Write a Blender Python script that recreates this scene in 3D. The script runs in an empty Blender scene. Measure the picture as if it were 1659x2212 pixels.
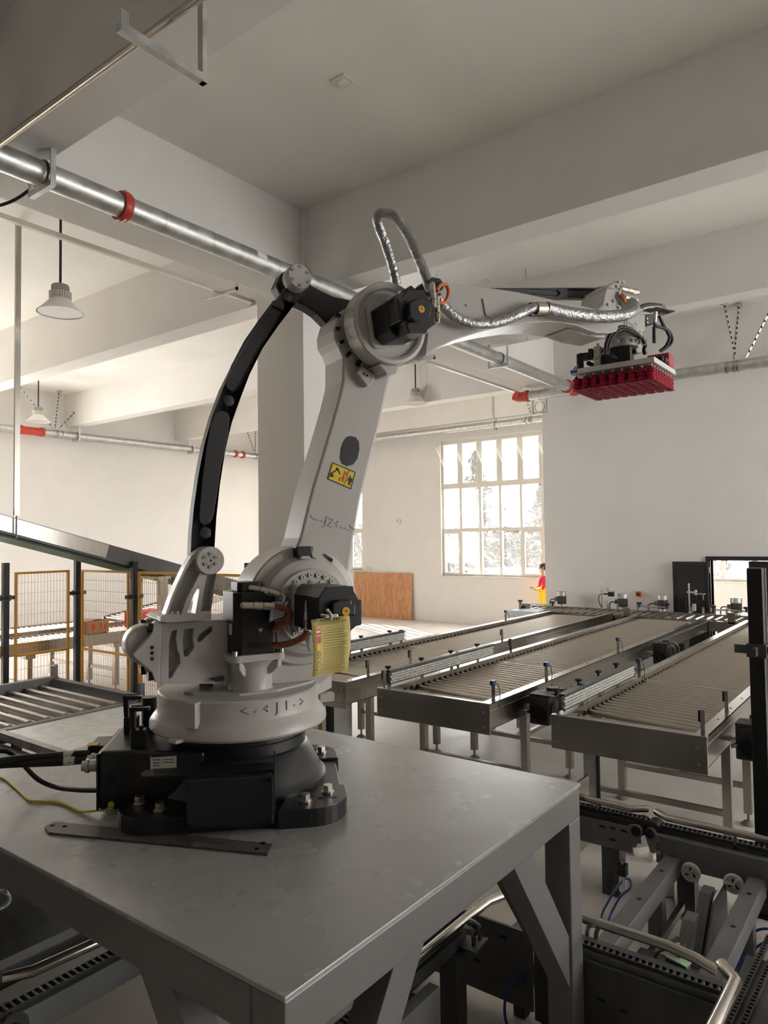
import bpy, bmesh, math, random
from mathutils import Vector, Matrix
from mathutils.geometry import tessellate_polygon
random.seed(7)
PI = math.pi
S = bpy.context.scene
COL = S.collection

# ---------------------------------------------------------------- camera, sky, sun, exposure
cam_d = bpy.data.cameras.new('camera'); cam = bpy.data.objects.new('camera', cam_d); COL.objects.link(cam)
cam_d.sensor_fit = 'VERTICAL'; cam_d.sensor_height = 24.0; cam_d.lens = 24.0 * 1540.19 / 2212.0
cam_d.clip_start = 0.02; cam_d.clip_end = 200
def cam_pose(loc, yaw, pitch, roll):
    fw = Vector((math.cos(yaw) * math.cos(pitch), math.sin(yaw) * math.cos(pitch), math.sin(pitch)))
    rt = Vector((math.sin(yaw), -math.cos(yaw), 0)); up = rt.cross(fw)
    r2 = math.cos(roll) * rt + math.sin(roll) * up; u2 = -math.sin(roll) * rt + math.cos(roll) * up
    m = Matrix((r2, u2, -fw)).transposed().to_4x4(); m.translation = loc
    return m
cam.matrix_world = cam_pose((0, 0, 2.3), 0.649622, 0.0375577, -0.0130737)
S.camera = cam

W = bpy.data.worlds.new('sky'); S.world = W; W.use_nodes = True
_n = W.node_tree.nodes; _l = W.node_tree.links
_bg = _n['Background']; _bg.inputs[0].default_value = (0.93, 0.965, 1.0, 1); _bg.inputs[1].default_value = 15.5

sun_d = bpy.data.lights.new('sun', 'SUN'); sun = bpy.data.objects.new('sun', sun_d); COL.objects.link(sun)
sun_d.energy = 40; sun_d.angle = 0.012; sun_d.color = (1, 0.93, 0.83)
sun.rotation_euler = Vector((-1.4, -2.45, -1.40)).to_track_quat('-Z', 'Y').to_euler()
sun.location = (20, 20, 12)

V = S.view_settings
V.view_transform = 'Standard'; V.look = 'None'; V.gamma = 1.0; V.use_curve_mapping = False
V.exposure = 0.25
S.cycles.max_bounces = 6; S.cycles.diffuse_bounces = 4; S.cycles.glossy_bounces = 3
S.cycles.use_adaptive_sampling = True; S.cycles.adaptive_threshold = 0.04; S.cycles.adaptive_min_samples = 16
S.cycles.transparent_max_bounces = 10; S.cycles.transmission_bounces = 4
S.cycles.caustics_reflective = False; S.cycles.caustics_refractive = False
S.cycles.use_denoising = True; S.cycles.sample_clamp_indirect = 6.0

def portal(name, loc, direction, w, h):
    d = bpy.data.lights.new(name, 'AREA'); d.shape = 'RECTANGLE'; d.size = w; d.size_y = h
    d.cycles.is_portal = True
    o = bpy.data.objects.new(name, d); COL.objects.link(o); o.location = loc
    o.rotation_euler = Vector(direction).to_track_quat('-Z', 'Z').to_euler()
portal('portal_a', (16.78, 8.55, 3.12), (-1, 0, 0), 4.2, 3.7)
portal('portal_b', (16.78, 15.0, 3.17), (-1, 0, 0), 3.2, 3.6)
portal('portal_c', (5.4, 17.28, 3.0), (0, -1, 0), 4.0, 3.9)
portal('portal_d', (11.0, -9.18, 2.95), (0, 1, 0), 3.2, 3.7)
portal('portal_e', (7.6, -9.18, 2.95), (0, 1, 0), 3.2, 3.7)
portal('portal_f', (16.78, 2.6, 3.12), (-1, 0, 0), 4.2, 3.7)

# ---------------------------------------------------------------- materials
MATS = {}
def mat(name, col, rough=0.5, metal=0.0, var=0.0, scale=8.0, bump=0.0, bscale=60.0, stretch=None, rvar=0.0, emit=0.0, coat=0.0, spec=None):
    m = bpy.data.materials.new(name); m.use_nodes = True; MATS[name] = m
    nt = m.node_tree; b = nt.nodes['Principled BSDF']
    b.inputs['Base Color'].default_value = (*col, 1); b.inputs['Roughness'].default_value = rough; b.inputs['Metallic'].default_value = metal
    if spec is not None: b.inputs['Specular IOR Level'].default_value = spec
    if coat: b.inputs['Coat Weight'].default_value = coat; b.inputs['Coat Roughness'].default_value = 0.15
    if emit: b.inputs['Emission Color'].default_value = (*col, 1); b.inputs['Emission Strength'].default_value = emit
    if var or bump or rvar:
        tc = nt.nodes.new('ShaderNodeTexCoord'); mp = nt.nodes.new('ShaderNodeMapping')
        nt.links.new(tc.outputs['Object'], mp.inputs[0])
        if stretch: mp.inputs['Scale'].default_value = stretch
    if var or rvar:
        nz = nt.nodes.new('ShaderNodeTexNoise'); nz.inputs['Scale'].default_value = scale; nz.inputs['Detail'].default_value = 4; nz.inputs['Roughness'].default_value = 0.6
        nt.links.new(mp.outputs[0], nz.inputs['Vector'])
        rp = nt.nodes.new('ShaderNodeValToRGB'); nt.links.new(nz.outputs[0], rp.inputs[0])
        rp.color_ramp.elements[0].position = 0.3; rp.color_ramp.elements[1].position = 0.7
        rp.color_ramp.elements[0].color = (*[c * (1 - var) for c in col], 1); rp.color_ramp.elements[1].color = (*[min(1, c * (1 + var)) for c in col], 1)
        if var: nt.links.new(rp.outputs[0], b.inputs['Base Color'])
        if rvar:
            mr = nt.nodes.new('ShaderNodeMapRange'); nt.links.new(nz.outputs[0], mr.inputs[0])
            mr.inputs[1].default_value = 0.2; mr.inputs[2].default_value = 0.8; mr.inputs[3].default_value = max(0.02, rough - rvar * 1.4); mr.inputs[4].default_value = min(1, rough + rvar)
            nt.links.new(mr.outputs[0], b.inputs['Roughness'])
    if bump:
        n2 = nt.nodes.new('ShaderNodeTexNoise'); n2.inputs['Scale'].default_value = bscale; n2.inputs['Detail'].default_value = 4
        nt.links.new(mp.outputs[0], n2.inputs['Vector'])
        bp = nt.nodes.new('ShaderNodeBump'); bp.inputs['Strength'].default_value = bump; bp.inputs['Distance'].default_value = 0.01
        nt.links.new(n2.outputs[0], bp.inputs['Height']); nt.links.new(bp.outputs[0], b.inputs['Normal'])
    return m
mat('wall', (0.80, 0.775, 0.745), 0.85, var=0.03, scale=1.2, bump=0.06, bscale=40)
mat('ceiling', (0.86, 0.84, 0.79), 0.8, var=0.04, scale=0.8)
mat('floor', (0.68, 0.635, 0.59), 0.42, var=0.12, scale=1.6, rvar=0.12, bump=0.02)
mat('table_paint', (0.185, 0.18, 0.178), 0.32, var=0.04, scale=2.0, rvar=0.06)  # darker copy of the table grey, the shade on skirts and legs in its colour
mat('table_top', (0.37, 0.365, 0.36), 0.30, var=0.025, scale=1.7, rvar=0.10, spec=0.75)  # same paint as the skirts, lightened for dust and for light falling on top
mat('robot_white', (0.50, 0.47, 0.445), 0.32, bump=0.10, bscale=160)
mat('robot_black', (0.020, 0.020, 0.021), 0.33, bump=0.12, bscale=220)
mat('motor_black', (0.012, 0.012, 0.014), 0.36)
mat('link_black', (0.022, 0.022, 0.024), 0.5, bump=0.06, bscale=300)
mat('pocket_dark', (0.012, 0.012, 0.012), 0.6)
mat('rubber', (0.012, 0.012, 0.013), 0.55)
mat('nickel', (0.62, 0.57, 0.48), 0.28, 1.0)
mat('bolt', (0.55, 0.53, 0.50), 0.35, 1.0)
mat('steel', (0.52, 0.49, 0.45), 0.22, 1.0, rvar=0.08, scale=30)
mat('brushed', (0.42, 0.39, 0.355), 0.27, 1.0, var=0.10, scale=3, stretch=(30, 1, 1))
mat('roller', (0.47, 0.43, 0.37), 0.32, 0.8, var=0.07, scale=5)
mat('old_roller', (0.27, 0.24, 0.215), 0.38, 0.8, var=0.35, scale=6, stretch=(1, .4, 1))
mat('galv', (0.56, 0.57, 0.56), 0.46, 0.9, var=0.2, scale=9, rvar=0.14, bump=0.15, bscale=18)
mat('flat_steel', (0.13, 0.115, 0.11), 0.5, 0.4, var=0.4, scale=14, rvar=0.15)
mat('old_steel', (0.33, 0.315, 0.30), 0.55, 0.5, var=0.25, scale=9)
mat('frame_grey', (0.145, 0.145, 0.145), 0.5, var=0.12, scale=6)
mat('dark_frame', (0.07, 0.07, 0.07), 0.5, var=0.2, scale=6)
mat('alu', (0.72, 0.71, 0.69), 0.42, 0.7)
mat('red_paint', (0.52, 0.045, 0.03), 0.4, var=0.2, scale=20)
mat('cup_red', (0.42, 0.005, 0.04), 0.35)
mat('red_box', (0.52, 0.03, 0.06), 0.4)
mat('yellow_paint', (0.72, 0.36, 0.03), 0.45)
mat('yellow', (0.78, 0.58, 0.02), 0.5)
mat('tag_yellow', (0.74, 0.60, 0.20), 0.6)
mat('orange', (0.72, 0.16, 0.04), 0.4)
mat('sleeved_orange', (0.30, 0.085, 0.05), 0.45, var=0.45, scale=40)
mat('red_print', (0.72, 0.03, 0.03), 0.5)
mat('blue_hose', (0.015, 0.07, 0.32), 0.35)
mat('blue', (0.02, 0.12, 0.45), 0.4)
mat('white_plastic', (0.78, 0.77, 0.73), 0.4)
mat('bead', (0.74, 0.72, 0.66), 0.4)
mat('ink', (0.02, 0.02, 0.02), 0.6)
mat('paper_teal', (0.55, 0.66, 0.66), 0.6)
mat('plate_silver', (0.58, 0.56, 0.50), 0.4, 0.3)
mat('frame_cream', (0.74, 0.70, 0.63), 0.45)
mat('door_black', (0.02, 0.021, 0.022), 0.5, bump=0.05)
mat('skin', (0.62, 0.38, 0.28), 0.55)
mat('hair', (0.05, 0.03, 0.02), 0.6)
mat('belt_green', (0.02, 0.07, 0.045), 0.5)
mat('carton', (0.46, 0.24, 0.13), 0.75)
mat('glow_green', (0.02, 0.9, 0.08), 0.4, emit=2.0)
mat('bark', (0.12, 0.08, 0.05), 0.9)
mat('leaf', (0.042, 0.043, 0.034), 0.7)
mat('earth', (0.065, 0.06, 0.055), 0.9, var=0.15, scale=0.6)
mat('silver_sleeve', (0.40, 0.40, 0.40), 0.30, 0.85, var=0.35, scale=26, bump=0.9, bscale=55)
mat('car_paint', (0.55, 0.58, 0.62), 0.25, 0.3)
mat('lamp_refl', (0.75, 0.76, 0.78), 0.25, 0.85)

def mat_plywood():
    m = bpy.data.materials.new('plywood'); MATS['plywood'] = m; m.use_nodes = True; nt = m.node_tree; b = nt.nodes['Principled BSDF']
    tc = nt.nodes.new('ShaderNodeTexCoord'); mp = nt.nodes.new('ShaderNodeMapping'); nt.links.new(tc.outputs['Object'], mp.inputs[0]); mp.inputs['Scale'].default_value = (1, 9, 1.1)
    w = nt.nodes.new('ShaderNodeTexNoise'); w.inputs['Scale'].default_value = 2.2; w.inputs['Detail'].default_value = 8; w.inputs['Distortion'].default_value = 1.6
    nt.links.new(mp.outputs[0], w.inputs['Vector'])
    r = nt.nodes.new('ShaderNodeValToRGB'); nt.links.new(w.outputs[0], r.inputs[0])
    r.color_ramp.elements[0].position = 0.32; r.color_ramp.elements[0].color = (0.42, 0.17, 0.07, 1); r.color_ramp.elements[1].position = 0.6; r.color_ramp.elements[1].color = (0.66, 0.35, 0.17, 1)
    nt.links.new(r.outputs[0], b.inputs['Base Color']); b.inputs['Roughness'].default_value = 0.7
mat_plywood()
def mat_glass(name, dust, tint):
    m = bpy.data.materials.new(name); MATS[name] = m; m.use_nodes = True; nt = m.node_tree
    for n in list(nt.nodes):
        if n.type == 'BSDF_PRINCIPLED': nt.nodes.remove(n)
    out = [n for n in nt.nodes if n.type == 'OUTPUT_MATERIAL'][0]
    tr = nt.nodes.new('ShaderNodeBsdfTransparent'); tr.inputs[0].default_value = (tint, tint * .985, tint * .96, 1); tl = nt.nodes.new('ShaderNodeBsdfTranslucent'); tl.inputs[0].default_value = (0.95, 0.93, 0.9, 1)
    gl = nt.nodes.new('ShaderNodeBsdfGlossy'); gl.inputs['Roughness'].default_value = 0.05
    nz = nt.nodes.new('ShaderNodeTexNoise'); nz.inputs['Scale'].default_value = 2.5; nz.inputs['Detail'].default_value = 6
    mr = nt.nodes.new('ShaderNodeMapRange'); nt.links.new(nz.outputs[0], mr.inputs[0]); mr.inputs[1].default_value = 0.3; mr.inputs[2].default_value = 0.7
    mr.inputs[3].default_value = dust * 0.7; mr.inputs[4].default_value = min(1, dust * 1.3)
    mx = nt.nodes.new('ShaderNodeMixShader'); nt.links.new(mr.outputs[0], mx.inputs[0]); nt.links.new(tr.outputs[0], mx.inputs[1]); nt.links.new(tl.outputs[0], mx.inputs[2])
    m2 = nt.nodes.new('ShaderNodeMixShader'); m2.inputs[0].default_value = 0.06; nt.links.new(mx.outputs[0], m2.inputs[1]); nt.links.new(gl.outputs[0], m2.inputs[2])
    nt.links.new(m2.outputs[0], out.inputs[0])
mat_glass('glass_clear', 0.01, .97); mat_glass('glass_tint', 0.012, .9); mat_glass('glass_dusty', 0.03, .80)
def mat_suit():
    m = mat('suit', (0.8, 0.05, 0.05), 0.7); nt = m.node_tree; b = nt.nodes['Principled BSDF']
    tc = nt.nodes.new('ShaderNodeTexCoord'); nz = nt.nodes.new('ShaderNodeTexNoise'); nz.inputs['Scale'].default_value = 4.0; nz.inputs['Detail'].default_value = 0
    nt.links.new(tc.outputs['Object'], nz.inputs['Vector'])
    sp = nt.nodes.new('ShaderNodeSeparateXYZ'); nt.links.new(tc.outputs['Object'], sp.inputs[0])
    ad = nt.nodes.new('ShaderNodeMath'); ad.operation = 'MULTIPLY_ADD'; nt.links.new(sp.outputs[2], ad.inputs[0]); ad.inputs[1].default_value = -1.6; ad.inputs[2].default_value = 1.75
    a2 = nt.nodes.new('ShaderNodeMath'); nt.links.new(ad.outputs[0], a2.inputs[0]); nt.links.new(nz.outputs[0], a2.inputs[1])
    r = nt.nodes.new('ShaderNodeValToRGB'); nt.links.new(a2.outputs[0], r.inputs[0]); r.color_ramp.interpolation = 'CONSTANT'
    r.color_ramp.elements[0].color = (0.72, 0.03, 0.06, 1); r.color_ramp.elements[1].position = 0.5; r.color_ramp.elements[1].color = (0.95, 0.62, 0.02, 1)
    nt.links.new(r.outputs[0], b.inputs['Base Color'])
mat_suit()

# ---------------------------------------------------------------- mesh helpers
def frame_z(d):
    d = Vector(d).normalized(); a = Vector((0, 0, 1)) if abs(d.z) < 0.9 else Vector((1, 0, 0))
    x = a.cross(d).normalized(); return x, d.cross(x), d
class MB:
    def __init__(self): self.v = []; self.f = []
    def add(self, vs, fs, M=None):
        o = len(self.v)
        self.v += [tuple(M @ Vector(p)) for p in vs] if M is not None else [tuple(p) for p in vs]
        self.f += [tuple(i + o for i in q) for q in fs]; return self
    def box(self, x0, x1, y0, y1, z0, z1, M=None):
        return self.add([(x, y, z) for z in (z0, z1) for y in (y0, y1) for x in (x0, x1)],
                        [(0, 2, 3, 1), (4, 5, 7, 6), (0, 1, 5, 4), (2, 6, 7, 3), (0, 4, 6, 2), (1, 3, 7, 5)], M)
    def cbox(self, c, s, rz=0.0, M=None):
        m = Matrix.Translation(c) @ Matrix.Rotation(rz, 4, 'Z')
        if M is not None: m = M @ m
        h = [q / 2 for q in s]; return self.box(-h[0], h[0], -h[1], h[1], -h[2], h[2], m)
    def cyl(self, p, q, r, n=14, r2=None, caps=True, M=None):
        p = Vector(p); q = Vector(q); r2 = r if r2 is None else r2; x, y, z = frame_z(q - p)
        vs = []
        for c, rr in ((p, r), (q, r2)):
            for i in range(n):
                a = 2 * PI * i / n; vs.append(c + x * (rr * math.cos(a)) + y * (rr * math.sin(a)))
        fs = [(i, (i + 1) % n, n + (i + 1) % n, n + i) for i in range(n)]
        if caps: fs += [tuple(reversed(range(n))), tuple(range(n, 2 * n))]
        return self.add(vs, fs, M)
    def tube(self, pts, r, n=8, M=None, sub=0):
        P = [Vector(p) for p in pts]
        if sub:
            Q = []
            for i in range(len(P) - 1):
                p0 = P[max(i - 1, 0)]; p1 = P[i]; p2 = P[i + 1]; p3 = P[min(i + 2, len(P) - 1)]
                for k in range(sub):
                    t = k / sub
                    Q.append(0.5 * ((2 * p1) + (p2 - p0) * t + (2 * p0 - 5 * p1 + 4 * p2 - p3) * t * t + (3 * p1 - p0 - 3 * p2 + p3) * t ** 3))
            Q.append(P[-1]); P = Q
        R = r if isinstance(r, (list, tuple)) else [r] * len(P)
        if len(R) != len(P): R = [R[min(len(R) - 1, int(i * len(R) / len(P)))] for i in range(len(P))]
        vs = []; x = None
        for i, p in enumerate(P):
            d = (P[min(i + 1, len(P) - 1)] - P[max(i - 1, 0)]).normalized()
            if x is None: x, y, _ = frame_z(d)
            else:
                x = (x - d * x.dot(d)).normalized(); y = d.cross(x)
            for k in range(n):
                a = 2 * PI * k / n; vs.append(p + x * (R[i] * math.cos(a)) + y * (R[i] * math.sin(a)))
        m = len(P)
        fs = [(i * n + k, i * n + (k + 1) % n, (i + 1) * n + (k + 1) % n, (i + 1) * n + k) for i in range(m - 1) for k in range(n)]
        fs += [tuple(reversed(range(n))), tuple(range((m - 1) * n, m * n))]
        return self.add(vs, fs, M)
    def lathe(self, prof, n=32, M=None, a0=0.0, a1=2 * PI, ring=False):
        if ring: prof = list(prof) + [prof[0]]
        full = abs(a1 - a0 - 2 * PI) < 1e-6; m = n if full else n + 1
        vs = [(r * math.cos(a0 + (a1 - a0) * k / n), r * math.sin(a0 + (a1 - a0) * k / n), z) for r, z in prof for k in range(m)]
        fs = [(i * m + k, i * m + (k + 1) % m, (i + 1) * m + (k + 1) % m, (i + 1) * m + k) for i in range(len(prof) - 1) for k in range(n)]
        if full and not ring:
            if prof[0][0] > 1e-4: fs.append(tuple(reversed(range(m))))
            if prof[-1][0] > 1e-4: fs.append(tuple(range((len(prof) - 1) * m, len(prof) * m)))
        return self.add(vs, fs, M)
    def plate(self, outer, lo, hi, axis='y', pockets=(), holes=(), M=None, scale_hi=1.0):
        """polygon extruded from lo (front) to hi along an axis; pockets = [(pts, depth)] sunk from lo; holes go through"""
        def P(u, w, t): return (u, t, w) if axis == 'y' else ((t, u, w) if axis == 'x' else (u, w, t))
        vs = []; fs = []
        cx = sum(p[0] for p in outer) / len(outer); cy = sum(p[1] for p in outer) / len(outer)
        n = len(outer)
        vs += [P(u, w, lo) for u, w in outer] + [P(cx + (u - cx) * scale_hi, cy + (w - cy) * scale_hi, hi) for u, w in outer]
        fs += [(i, (i + 1) % n, n + (i + 1) % n, n + i) for i in range(n)]
        loops = [[Vector((u, w, 0)) for u, w in outer]]; idx = list(range(n)); loops_hi = [loops[0]]; idx_hi = list(range(n, 2 * n))
        for pts, dep in list(pockets) + [(h, None) for h in holes]:
            k = len(pts); o = len(vs); t2 = hi if dep is None else lo + dep * (1 if hi > lo else -1)
            vs += [P(u, w, lo) for u, w in pts] + [P(u, w, t2) for u, w in pts]
            fs += [(o + i, o + (i + 1) % k, o + k + (i + 1) % k, o + k + i) for i in range(k)]
            loops.append([Vector((u, w, 0)) for u, w in pts]); idx += list(range(o, o + k))
            if dep is None: loops_hi.append(loops[-1]); idx_hi += list(range(o + k, o + 2 * k))
            else: fs.append(tuple(range(o + k, o + 2 * k)))
        fs += [tuple(idx[i] for i in t) for t in tessellate_polygon(loops)]
        fs += [tuple(idx_hi[i] for i in t) for t in tessellate_polygon(loops_hi)]
        return self.add(vs, fs, M)
    def sphere(self, c, r, n=12, sz=(1, 1, 1), M=None):
        m = max(4, n // 2); prof = [(r * math.sin(PI * i / m), -r * math.cos(PI * i / m)) for i in range(m + 1)]
        vs = [(c[0] + sz[0] * a * math.cos(2 * PI * k / n), c[1] + sz[1] * a * math.sin(2 * PI * k / n), c[2] + sz[2] * z) for a, z in prof for k in range(n)]
        fs = [(i * n + k, i * n + (k + 1) % n, (i + 1) * n + (k + 1) % n, (i + 1) * n + k) for i in range(m) for k in range(n)]
        return self.add(vs, fs, M)
    def mesh(self, name, m, smooth=None):
        me = bpy.data.meshes.new(name); me.from_pydata(self.v, [], self.f)
        bm = bmesh.new(); bm.from_mesh(me); bmesh.ops.remove_doubles(bm, verts=bm.verts, dist=1e-5); bmesh.ops.recalc_face_normals(bm, faces=bm.faces); bm.to_mesh(me); bm.free()
        if smooth:
            me.polygons.foreach_set('use_smooth', [True] * len(me.polygons)); me.set_sharp_from_angle(angle=math.radians(smooth))
        me.materials.append(MATS[m]); return me
    def build(self, name, m, parent=None, smooth=None, bevel=0.0, seg=2, loc=None, rz=0.0, label=None):
        o = bpy.data.objects.new(name, self.mesh(name, m, smooth)); COL.objects.link(o)
        if parent is not None: o.parent = parent
        if loc: o.location = loc
        if rz: o.rotation_euler[2] = rz
        if bevel:
            b = o.modifiers.new('bevel', 'BEVEL'); b.width = bevel; b.segments = seg; b.limit_method = 'ANGLE'; b.angle_limit = math.radians(40)
        if label: o['label'] = label
        return o
def tag(o, label, cat, group=None):
    o['label'] = label; o['category'] = cat
    if group: o['group'] = group
    return o
def thing(name, label, cat, loc=(0, 0, 0), rz=0.0, group=None):
    o = bpy.data.objects.new(name, None); o.empty_display_size = 0.1; COL.objects.link(o); o.location = loc; o.rotation_euler[2] = rz
    return tag(o, label, cat, group)
def dup(src, parent=None, loc=None, rz=None, rot=None):
    o = src.copy(); COL.objects.link(o); o.parent = parent
    if loc is not None: o.location = loc
    if rz is not None: o.rotation_euler[2] = rz
    if rot is not None: o.rotation_euler = rot
    return o
def struct(o): o['kind'] = 'structure'; return o
def circ(c, r, n=24, a0=0.0, a1=2 * PI): return [(c[0] + r * math.cos(a0 + (a1 - a0) * i / n), c[1] + r * math.sin(a0 + (a1 - a0) * i / n)) for i in range(n)]
def text_mesh(name, s, size, m, parent, loc, rot, depth=0.001, align='CENTER', label=None, ext=True):
    c = bpy.data.curves.new(name, 'FONT'); c.body = s; c.size = size; c.align_x = align; c.align_y = 'CENTER'; c.extrude = depth
    t = bpy.data.objects.new(name, c); COL.objects.link(t); dg = bpy.context.evaluated_depsgraph_get()
    me = bpy.data.meshes.new_from_object(t.evaluated_get(dg)); bpy.data.objects.remove(t); bpy.data.curves.remove(c)
    me.materials.clear(); me.materials.append(MATS[m]); me.name = name
    o = bpy.data.objects.new(name, me); COL.objects.link(o); o.parent = parent; o.location = loc; o.rotation_euler = rot
    if label: o['label'] = label
    return o
# ---------------------------------------------------------------- the hall
CZ = 6.02
def slab(name, m, *boxes):
    b = MB()
    for q in boxes: b.box(*q)
    return struct(b.build(name, m))
floor = slab('floor', 'floor', (-18.3, 16.9, -9.3, 17.4, -0.2, 0.0))
ceil = slab('ceiling', 'ceiling', (-18.3, 16.9, -9.3, 17.4, CZ, CZ + 0.2))
def wall_with_openings(name, axis, pos, th, a0, a1, openings, m='wall'):
    """wall in the plane axis=pos, from a0 to a1; openings = [(a, b, z0, z1)] sorted"""
    b = MB(); cur = a0
    def put(u0, u1, z0, z1):
        if u1 - u0 < 1e-3 or z1 - z0 < 1e-3: return
        if axis == 'x': b.box(pos, pos + th, u0, u1, z0, z1)
        else: b.box(u0, u1, pos, pos + th, z0, z1)
    for o0, o1, z0, z1 in openings:
        put(cur, o0, 0, CZ); put(o0, o1, 0, z0); put(o0, o1, z1, CZ); cur = o1
    put(cur, a1, 0, CZ)
    return struct(b.build(name, m))
W1 = (6.45, 10.64, 1.27, 4.97); W2 = (13.43, 16.0, 1.37, 4.97); W3 = (0.55, 4.70, 1.29, 4.97)
wall_with_openings('wall_far', 'x', 16.6, 0.3, -9.3, 17.4, [W3, W1, W2])
wall_with_openings('wall_left', 'y', 17.1, 0.3, -18.3, 16.6, [(3.4, 7.4, 1.1, 4.9)])
wall_with_openings('wall_right', 'y', -9.3, 0.3, -18.3, 16.6, [(6.0, 9.2, 1.1, 4.8), (9.4, 12.6, 1.1, 4.8)])
wall_with_openings('wall_back', 'x', -18.3, 0.3, -9.0, 17.1, [])
DY0, DY1 = 1.80, 2.93
wall_with_openings('wall_partition', 'x', 13.0, 0.16, -9.0, 5.94, [(DY0, DY1, 0.0, 1.86)])
for i, (x0, x1, z) in enumerate([(-8.1, -7.8, 5.1), (-4.6, -4.3, 5.1), (-1.2, -0.88, 5.1), (2.29, 2.61, 5.1), (5.78, 6.12, 5.1), (9.35, 9.65, 5.2), (12.60, 12.95, 5.2)]):
    o = slab('trim_%d' % (i + 1), 'wall', (x0, x1, -9.0, 17.1, z, CZ + 0.01)); o['label'] = 'white concrete ceiling beam'
o = slab('trim_8', 'wall', (-18.0, 16.6, 5.50, 5.92, 5.12, CZ + 0.01)); o['label'] = 'white concrete beam carrying the large pipe'
o = slab('trim_9', 'wall', (16.2, 16.6, -9.0, 17.1, 5.35, CZ + 0.01)); o['label'] = 'white beam above the far windows'
o = slab('column', 'wall', (5.73, 6.50, 5.45, 6.19, 0, CZ)); o['label'] = 'square white concrete column'
slab('column', 'wall', (16.25, 16.6, 16.75, 17.1, 0, CZ))
slab('column', 'wall', (-1.5, -0.75, 5.45, 6.19, 0, CZ))

# windows: frame > mullions, panes (each its own piece)
def window(n, axis, pos, y0, y1, z0, z1, cols, rows, dusty, opening=(), arms=False):
    root = thing('window_%d' % n, 'tall cream-framed window with a grid of panes', 'window'); del root['category']; struct(root)
    def put(name, u0, u1, w0, w1, t0, t1, m, par):
        b = MB()
        if axis == 'x': b.box(pos + t0, pos + t1, u0, u1, w0, w1)
        else: b.box(u0, u1, pos + t0, pos + t1, w0, w1)
        return b.build(name, m, par)
    F = 0.06
    b = MB()
    for u0, u1, w0, w1 in ((y0, y0 + F, z0, z1), (y1 - F, y1, z0, z1), (y0 + F, y1 - F, z0, z0 + F), (y0 + F, y1 - F, z1 - F, z1)):
        if axis == 'x': b.box(pos + .08, pos + .16, u0, u1, w0, w1)
        else: b.box(u0, u1, pos + .08, pos + .16, w0, w1)
    fr = b.build('frame', 'frame_cream', root)
    cw = (y1 - y0) / cols
    zs = [z0 + (z1 - z0) * q for q in rows]
    for i in range(1, cols): put('mullion', y0 + i * cw - .035, y0 + i * cw + .035, z0 + F, z1 - F, .07, .17, 'frame_cream', root)
    for j in range(1, len(zs) - 1):
        for i in range(cols): put('transom', y0 + i * cw + .035, y0 + (i + 1) * cw - .035, zs[j] - .045, zs[j] + .045, .075, .165, 'frame_cream', root)
    for j in range(len(zs) - 1):
        for i in range(cols):
            a, c = y0 + i * cw + .035, y0 + (i + 1) * cw - .035; lo, hi = zs[j] + .045, zs[j + 1] - .045
            put('pane', a, c, lo, hi, .115, .121, ('glass_clear', 'glass_dusty', 'glass_tint')[dusty[j]], root)
            if (j, i) in opening:
                b = MB(); S_ = .05
                for u0, u1, w0, w1 in ((a, a + S_, lo, hi), (c - S_, c, lo, hi), (a + S_, c - S_, lo, lo + S_), (a + S_, c - S_, hi - S_, hi)):
                    if axis == 'x': b.box(pos + .06, pos + .112, u0, u1, w0, w1)
                    else: b.box(u0, u1, pos + .06, pos + .112, w0, w1)
                sh = b.build('sash', 'frame_cream', root)
                if j == 0: MB().tube([(pos + .05, a + .03, (lo + hi) / 2), (pos + .02, a + .03, (lo + hi) / 2 + .02), (pos + .0, a + .06, (lo + hi) / 2 + .13)], .012, 6).build('handle', 'white_plastic', sh)
    if arms:
        MB().tube([(pos - .04, y0 - .12, z1 - .12), (pos - .04, y1 + .12, z1 - .12)], .012, 6).build('control_rod', 'white_plastic', root)
        for i in range(cols + 1):
            y = y0 + i * cw
            MB().tube([(pos - .04, y, z1 - .12), (pos - .12, y + .05, z1 - .2), (pos + .06, y - .1, z1 - .75)], .011, 6).build('control_arm', 'white_plastic', root)
    return root
ROWS = (0, .335, .655, 1.0)
window(1, 'x', 16.6, *W1, 7, ROWS, (1, 1, 2), opening=[(0, 6), (0, 2)] + [(2, i) for i in range(7)], arms=True)
window(2, 'x', 16.6, *W2, 5, ROWS, (1, 1, 2), opening=[(0, 0), (2, 0), (2, 1), (2, 2), (2, 3), (2, 4)], arms=True)
window(3, 'x', 16.6, *W3, 7, ROWS, (1, 1, 2), opening=[(0, 3)])
window(4, 'y', 17.1, 3.4, 7.4, 1.1, 4.9, 6, ROWS, (0, 0, 0))
window(5, 'y', -9.3, 6.0, 9.2, 1.1, 4.8, 5, ROWS, (0, 0, 0))
window(6, 'y', -9.3, 9.4, 12.6, 1.1, 4.8, 5, ROWS, (0, 0, 0))
for nm, y0, y1, z in (('trim_10', 6.42, 10.67, 1.27), ('trim_11', 13.4, 16.58, 1.37), ('trim_12', .5, 4.75, 1.29)):
    slab(nm, 'frame_cream', (16.56, 16.68, y0, y1, z - .035, z))['label'] = 'pale window sill'

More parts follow.
